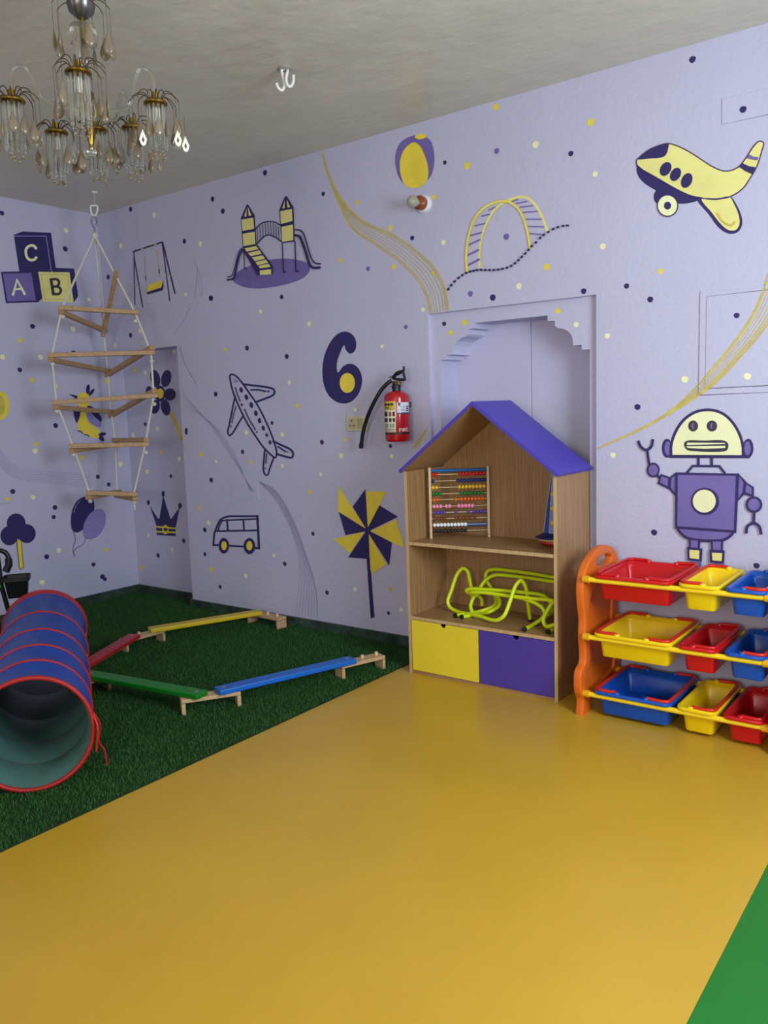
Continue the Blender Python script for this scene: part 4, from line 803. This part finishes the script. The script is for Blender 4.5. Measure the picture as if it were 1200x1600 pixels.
# ------------------------------------------------------------------ play tunnel
M_TUN = mat('blue_nylon', '#04409c', 0.4, 0.08, 8, 0.15, 25); M_TIN = mat('grey_green_nylon', '#557c74', 0.45, 0.1, 5, 0.2, 25); M_TRED = mat('red_binding', '#a51d1a', 0.5, 0.08, 20); M_TWH = mat('white_nylon', '#c9ccd0', 0.5)
TRAD = .217
TF, TR = np.array([-2.868, 1.54, TRAD+.011]), np.array([-4.27, 2.425, TRAD+.011])
tdir = (TR-TF); TL = np.linalg.norm(tdir); tdir /= TL; tlat = np.array([tdir[1], -tdir[0], 0]); tlat = -tlat if tlat@SIDE < 0 else tlat
tun = thing('play_tunnel', 'blue pop-up play tunnel with red hoops lying on the grass', 'play tunnel', (TF+TR)/2-np.array([0, 0, .222]))
NS = 48; fr = [0, .145, .29, .46, .68, .965, 1.0]
rings = [TF+tdir*TL*f for f in fr]
def ring_pts(c, rad, tilt=0.0):
    return [c+rad*(math.cos(a)*tlat+math.sin(a)*np.array([0, 0, 1])) for a in np.linspace(0, 2*math.pi, NS, endpoint=False)]
def skin(rad_off, i, a0, a1, name, m):
    loops = []
    for t in np.linspace(0, 1, 7):
        c = rings[i]*(1-t)+rings[i+1]*t; sag = .014*math.sin(math.pi*t)*min(1, (fr[i+1]-fr[i])/.1)
        loops.append([c+(TRAD+rad_off-sag*(1+.3*math.sin(5*a+i)))*(math.cos(a)*tlat+math.sin(a)*np.array([0, 0, 1])) for a in np.linspace(a0, a1, NS)])
    mb = MB(); n = NS; vs = [p for l in loops for p in l]; fs = [(i2*n+k, i2*n+k+1, (i2+1)*n+k+1, (i2+1)*n+k) for i2 in range(6) for k in range(n-1)]
    mb.add(vs, fs).build(name, m, tun, 80)
seam = math.radians(-6)
for i in range(len(fr)-1):
    skin(0, i, seam, math.radians(195), 'fabric_section', M_TUN)
    skin(0, i, math.radians(195), 2*math.pi+seam, 'white_section', M_TWH)
    skin(-.004, i, 0, 2*math.pi, 'lining_section', M_TIN)
for i, c in enumerate(rings):
    MB().tube(ring_pts(c, TRAD+.001), .009 if i in (0, 6) else .0055, 8, 0, True).build('hoop', M_TRED, tun, 60)
tie = rings[0]+tlat*(TRAD+.004)+np.array([0, 0, -.0])
MB().tube(cat_rom([tie+np.array([0, 0, .05]), tie+tlat*.02, tie+tlat*.012+np.array([0, 0, -.07]), tie+tlat*.03+np.array([0, 0, -.11]), tie+tlat*.035+np.array([0, 0, -.17])], 5), .004, 6).build('tie_string', M_TRED, tun, 60)
MB().tube(cat_rom([tie+np.array([0, 0, .04]), tie+tlat*.012-tdir*.02, tie-tdir*.02+np.array([0, 0, -.10])], 5), .005, 6).build('tie_string', M_TRED, tun, 60)

# ------------------------------------------------------------------ balance beams and their stands
W_PINE = wood('pale_pine', '#b8966a', '#cfae82', 0.55, 'X', .6); M_PEG = mat('pale_peg', '#d6be98', .5); M_SCREW = mat('screw_metal', '#b9b9b4', .3, metal=.8)
BT, BH_, BWD = .026, .067, .078                 # board thickness, stand height, board width
def beam(label, hexv, p, q):
    p = np.array(p+(0,), float); q = np.array(q+(0,), float); d = (q-p)/np.linalg.norm(q-p); n = np.array([-d[1], d[0], 0])
    z0 = ZT+BH_
    t = thing('balance_beam', label, 'balance beam', (p+q)/2+np.array([0, 0, z0]), 'coloured balance beams on the grass')
    m = mat('beam_'+hexv, '#'+hexv, .38, .05, 8)
    MB().obox((p+q)/2+np.array([0, 0, z0+BT/2]), d*np.linalg.norm(q-p)/2, n*BWD/2, np.array([0, 0, BT/2])).build('board', m, t, bevel=.005)
    for e, s_ in ((p, 1), (q, -1)):
        MB().lathe([(.010, 0), (.010, .0008), (.007, .0012)], e+d*s_*.035+np.array([0, 0, z0+BT]), 14).build('dowel_hole', M_SCREW, t, 40)
def stand(label, p, q, w=.075, pegs=(.5,)):
    p = np.array(p+(0,), float); q = np.array(q+(0,), float); L = np.linalg.norm(q-p); d = (q-p)/L; n = np.array([-d[1], d[0], 0])
    t = thing('beam_stand', label, 'beam stand', (p+q)/2+np.array([0, 0, ZT-.008]), 'wooden stands of the balance beams')
    th_ = .018; c = (p+q)/2
    MB().obox(c+np.array([0, 0, ZT+BH_-th_/2-.0005]), d*L/2, n*w/2, np.array([0, 0, th_/2])).build('top', W_PINE, t, bevel=.002)
    for s_ in (-1, 1):
        MB().obox(c+d*s_*(L/2-.009)+np.array([0, 0, (ZT+BH_-th_)/2]), d*.009, n*w/2, np.array([0, 0, (ZT+BH_-th_)/2-.003])).build('leg', W_PINE, t, bevel=.002)
    for f in pegs:
        MB().lathe([(.009, 0), (.009, .017), (.007, .019)], p+d*L*f+np.array([0, 0, ZT+BH_]), 14).build('peg', M_PEG, t, 40)
beam('yellow balance beam beside the far wall', 'd0b41c', (-4.155, 3.035), (-3.875, 3.705))
beam('red balance beam running behind the tunnel', 'a82224', (-4.125, 2.905), (-3.79, 2.25))
beam('green balance beam nearest the tunnel mouth', '0f7a1c', (-3.72, 2.315), (-2.955, 2.428))
beam('blue balance beam nearest the yellow floor', '1465c4', (-2.935, 2.500), (-2.690, 3.222))
def st(p, q): return (tuple(p), tuple(q))
stand('wooden stand joining the red and yellow beams', (-4.165, 2.845), (-4.155, 3.125), pegs=(.42,))
stand('wooden stand at the wall end of the yellow beam', (-3.99, 3.735), (-3.685, 3.715), pegs=(.55, .85))
stand('wooden stand joining the green and blue beams', (-3.045, 2.37), (-2.895, 2.605), pegs=(.42,))
stand('wooden stand at the free end of the blue beam', (-2.735, 3.155), (-2.650, 3.415), pegs=(.55, .88))
stand('wooden stand under the tunnel end of the green beam', (-3.71, 2.20), (-3.66, 2.40), pegs=())

# ------------------------------------------------------------------ crystal chandelier
M_BRASS = mat('polished_brass', '#93772f', 0.28, 0.05, metal=1.0); M_WIRE = mat('dark_wire', '#5a4f3e', 0.4, 0.05, metal=0.7)
M_CRY = mat('clear_crystal', '#eef2ee', 0.08, 0.0, trans=0.92); M_AMB = mat('smoky_amber_crystal', '#a3947a', 0.14, 0.05, trans=0.5); M_FROST = mat('frosted_crystal', '#d6d2c6', 0.15, 0.03, trans=0.88)
D0 = 3.04; PXM = 0.00214
c0 = onb(137, 150, D0); CHX, CHY = c0[0], c0[1]
ch = thing('chandelier', 'brass chandelier with glass rods and smoky teardrop crystals near the ceiling', 'chandelier', (CHX, CHY, ZC))
CHL = np.array([CHX, CHY, ZC])
def zpx(y): return onb(137, y, D0)[2]
MB().lathe([(.06, 0), (.06, -.012), (.045, -.03), (.012, -.04)], (CHX, CHY, ZC), 28).build('ceiling_canopy', M_BRASS, ch, 40)
MB().tube([(CHX, CHY, ZC-.03), (CHX, CHY, zpx(235))], .007, 12).build('stem', M_BRASS, ch, 60)
MB().lathe([(.012, zpx(-12)), (.034, zpx(-4)), (.046, zpx(8)), (.040, zpx(20)), (.016, zpx(30))], (CHX, CHY, 0), 20).build('upper_dome', mat('tarnished_metal', '#6d6a66', .3, .1, metal=.8), ch, 40)
MB().lathe([(.018, zpx(38)), (.040, zpx(42)), (.047, zpx(58)), (.042, zpx(70)), (.022, zpx(76)), (.024, zpx(84)), (.018, zpx(104)), (.010, zpx(112))], (CHX, CHY, 0), 20).build('glass_baluster', M_FROST, ch, 40)
MB().lathe([(.010, zpx(140)), (.020, zpx(148)), (.024, zpx(160)), (.030, zpx(166)), (.024, zpx(174)), (.012, zpx(190)), (.016, zpx(210)), (.008, zpx(226))], (CHX, CHY, 0), 20).build('hub', M_BRASS, ch, 40)
MB().lathe([(.002, zpx(228)), (.012, zpx(231)), (.017, zpx(237)), (.012, zpx(243)), (.002, zpx(246))], (CHX, CHY, 0), 14).build('crystal_ball', M_CRY, ch, 60)
drop_prof = [(.0012, .026), (.0035, .016), (.0090, .002), (.0125, -.010), (.0110, -.019), (.0060, -.025), (.0008, -.028)]
dm = MB().lathe(drop_prof, (0, 0, 0), 12); dm.v = [(x, y*.4, z) for x, y, z in dm.v]
DROP = mesh_of(dm, 'teardrop', M_AMB, 60)
dc = MB().lathe(drop_prof, (0, 0, 0), 12); dc.v = [(x, y*.4, z) for x, y, z in dc.v]; DROPC = mesh_of(dc, 'teardrop', M_FROST, 60)
ROD = mesh_of(MB().tube([(0, 0, 0), (0, 0, -.135)], .0042, 8).lathe([(.001, -.135), (.004, -.139), (.001, -.144)], (0, 0, 0), 8), 'glass_rod', M_CRY, 60)
BEAD = mesh_of(MB().lathe([(.001, .006), (.0045, .004), (.006, 0), (.0045, -.004), (.001, -.006)], (0, 0, 0), 8), 'crystal_bead', M_AMB, 60)
def spray(c, n, r0, r1, rise, drop_len, parent, ph=0.0, jit=.15, sc=1.0):
    mb = MB()
    for k in range(n):
        a = ph+2*math.pi*k/n+rng.uniform(-jit, jit); u = np.array([math.cos(a), math.sin(a), 0]); R1 = r1*rng.uniform(.75, 1.05); h = rise*rng.uniform(.8, 1.2)
        P = [c+u*r0, c+u*(r0+(R1-r0)*.35)+np.array([0, 0, h]), c+u*(r0+(R1-r0)*.75)+np.array([0, 0, h*.75]), c+u*R1+np.array([0, 0, 0.0])]
        mb.tube(cat_rom(P, 4), .0016, 5)
        L = drop_len*rng.uniform(.75, 1.15); e = P[-1]-np.array([0, 0, L]); mb.tube([P[-1], e], .0008, 4)
        yaw = rng.uniform(0, math.pi)
        share('teardrop', DROP if rng.random() < .8 else DROPC, parent, e-np.array([0, 0, .024])*sc-CHL, (0, 0, yaw), (sc, sc, sc))
    mb.build('wire_spray', M_WIRE, parent, 60)
crown = MB().lathe([(.022, zpx(10)-.004), (.026, zpx(10)), (.022, zpx(10)+.004)], (CHX, CHY, 0), 20).build('crown', M_BRASS, ch, 40)
spray(np.array([CHX, CHY, zpx(10)]), 10, .022, .098, .022, .085, crown, .3, .1, 1.4)
lamps = [((122, 113), -.24), ((19, 157), -.03), ((243, 161), -.03), ((88, 207), .22), ((150, 203), .25), ((207, 200), .20)]
for (px, py), dv in lamps:
    c = onb(px, py, D0+dv)
    cap = MB().lathe([(.008, .034), (.012, .032), (.012, .010), (.034, .006), (.040, .0), (.040, -.005), (.034, -.010), (.010, -.012)], c, 24).build('lamp_cluster', M_BRASS, ch, 40)
    for k in range(11):
        a = 2*math.pi*k/11+.2; share('glass_rod', ROD, cap, c+np.array([math.cos(a)*.029, math.sin(a)*.029, -.010])-CHL, None, (1, 1, rng.uniform(.88, 1.08)))
    for k in range(9):
        a = 2*math.pi*k/9+rng.uniform(0, .5); share('crystal_bead', BEAD, cap, c+np.array([math.cos(a)*.022, math.sin(a)*.022, -.160-rng.uniform(0, .022)])-CHL)
    MB().lathe([(.003, -.012), (.011, -.02), (.011, -.05), (.006, -.06)], c, 12).build('bulb_holder', mat('ivory_sleeve', '#c9c3ae', .5), cap, 40)
    spray(c+np.array([0, 0, .006]), 13, .016, .088, .024, .075, cap, rng.uniform(0, 1), .15, 1.25)
    u = np.array([c[0]-CHX, c[1]-CHY, 0]); R = np.linalg.norm(u); u /= R; zh = zpx(168); H = np.array([CHX, CHY, 0])
    P = [H+u*.022+np.array([0, 0, zh]), H+u*(R*.35)+np.array([0, 0, zh-.008]), H+u*(R*.62)+np.array([0, 0, zh+.012]), H+u*(R*.70)+np.array([0, 0, c[2]+.06]), H+u*(R*.82)+np.array([0, 0, c[2]+.108]), H+u*(R*.95)+np.array([0, 0, c[2]+.095]), H+u*R+np.array([0, 0, c[2]+.034])]
    MB().tube(cat_rom(P, 7), .0065, 10).build('glass_arm', M_FROST, ch, 60)

# kite-shaped bright pendants on the right-hand lamps
for (px, py, dd) in ((223.5, 216, -.12), (278, 217, -.12), (290, 226, -.08)):
    c = onb(px, py, D0+dd); w_, h_ = .0125, .027
    o4 = [(0, h_), (w_, -.004), (w_*.55, -h_*.75), (0, -h_*.9), (-w_*.55, -h_*.75), (-w_, -.004)]; i4 = [(0, h_*.25), (w_*.38, -.006), (w_*.2, -.011), (0, -h_*.55), (-w_*.2, -.011), (-w_*.38, -.006)]
    P = lambda q, y: c+SIDE*q[0]+BEAR*y+np.array([0, 0, q[1]])
    mb = MB(); vs = [P(q, y) for y in (-.002, .002) for q in o4+i4]; n = 6; fs = []
    for i in range(n):
        j = (i+1) % n; fs += [(i, j, n+j, n+i), (2*n+i, 3*n+i, 3*n+j, 2*n+j), (i, 2*n+i, 2*n+j, j), (n+i, n+j, 3*n+j, 3*n+i)]
    kp = mb.add(vs, fs).build('kite_pendant', mat('pearl_glass', '#f2f0dc', .12, .03), ch); kp['label'] = 'bright kite-shaped pendant'
    MB().tube([c+np.array([0, 0, h_]), c+np.array([0, 0, h_+.07])], .0008, 4).build('thread', M_WIRE, kp, 60)

# ------------------------------------------------------------------ tricycle behind the tunnel, mostly beyond the left edge
TD = 5.28
def tp(x, y, d=0.0): return onb(x, y, TD+d)
tc_ = tp(-20, 960); tc_[2] = .008
tri = thing('tricycle', 'black toy tricycle with a front basket behind the tunnel at the left edge', 'tricycle', tc_)
M_TBK = mat('black_toy_plastic', '#101114', 0.38, 0.05); M_TGR = mat('green_toy_metal', '#1d7a2a', 0.35, 0.05)
b0, b1 = tp(4, 901), tp(47, 899); wv = b1-b0; bwid = np.linalg.norm(wv); wv[2] = 0; wv /= np.linalg.norm(wv); dv_ = BEAR; bc = (b0+b1)/2; bhh = .125
def bl(sx, sy, z, r=.02):
    return [bc+wv*x+dv_*y+np.array([0, 0, z]) for x, y, _ in rrect(-sx/2, sx/2, -sy/2, sy/2, 0, r)]
MB().loops([bl(bwid*.70, .10, -bhh), bl(bwid*.84, .125, -.03), bl(bwid*.86, .13, -.022), bl(bwid, .15, -.022), bl(bwid, .15, 0), bl(bwid*.94, .14, .002), bl(bwid*.82, .12, -.02), bl(bwid*.68, .09, -bhh+.006)]).build('basket', M_TBK, tri, 40)
MB().tube(cat_rom([tp(-30, 872, .1), tp(-16, 862, .05), tp(0, 860), tp(9, 864), tp(14, 874), tp(13, 884), tp(8, 892)], 5), .014, 10).build('handlebar', M_TBK, tri, 60)
MB().tube([tp(13, 873), tp(14, 882), tp(9, 893)], .021, 12).build('grip', M_TBK, tri, 60)
hd_ = tp(-4, 868, .02); fw = tp(16, 962, .02); fw[2] = .105+.008
MB().tube([hd_, tp(2, 915, .02), fw+np.array([0, 0, .11])], .014, 10).build('steering_column', M_TBK, tri, 60)
MB().tube([tp(13, 916, -.05), tp(17, 929, -.05)], .004, 6).build('strut', mat('pale_strut', '#8d928f', .5), tri, 60)
rw = tc_-wv*.32; fr_ = tp(2, 915, .02)
MB().tube(cat_rom([fr_, fr_-wv*.10+np.array([0, 0, -.06]), np.array([rw[0], rw[1], .16])], 5), .016, 10).build('frame', M_TGR, tri, 60)
def wheel(c, r, w):
    t = MB().lathe([(r*.62, -w/2), (r*.95, -w/2), (r, -w*.3), (r, w*.3), (r*.95, w/2), (r*.62, w/2)], c, 28, 0, BEAR).build('wheel', M_TBK, tri, 40)
    MB().lathe([(r*.62, -w*.35), (r*.2, -w*.55), (r*.2, w*.55), (r*.62, w*.35)], c, 24, 0, BEAR).build('hub', M_TGR, t, 40)
wheel(fw, .105, .035)
for s_ in (-1, 1):
    MB().tube([fw+np.array([0, 0, .115])+BEAR*s_*.012, fw+np.array([0, 0, .06])+BEAR*s_*.03, fw+BEAR*s_*.03], .008, 8).build('fork_blade', M_TBK, tri, 60)
    wheel(np.array([rw[0], rw[1], .078])+BEAR*s_*.12, .07, .03)
MB().tube([np.array([rw[0], rw[1], .078])-BEAR*.12, np.array([rw[0], rw[1], .078])+BEAR*.12], .008, 8).build('axle', M_TBK, tri, 60)
MB().tube([np.array([rw[0], rw[1], .078]), np.array([rw[0], rw[1], .21])], .012, 8).build('seat_post', M_TGR, tri, 60)
MB().lathe([(.03, 0), (.075, .006), (.085, .018), (.07, .03), (.02, .034)], np.array([rw[0], rw[1], .205]), 24).build('saddle', M_TBK, tri, 40)
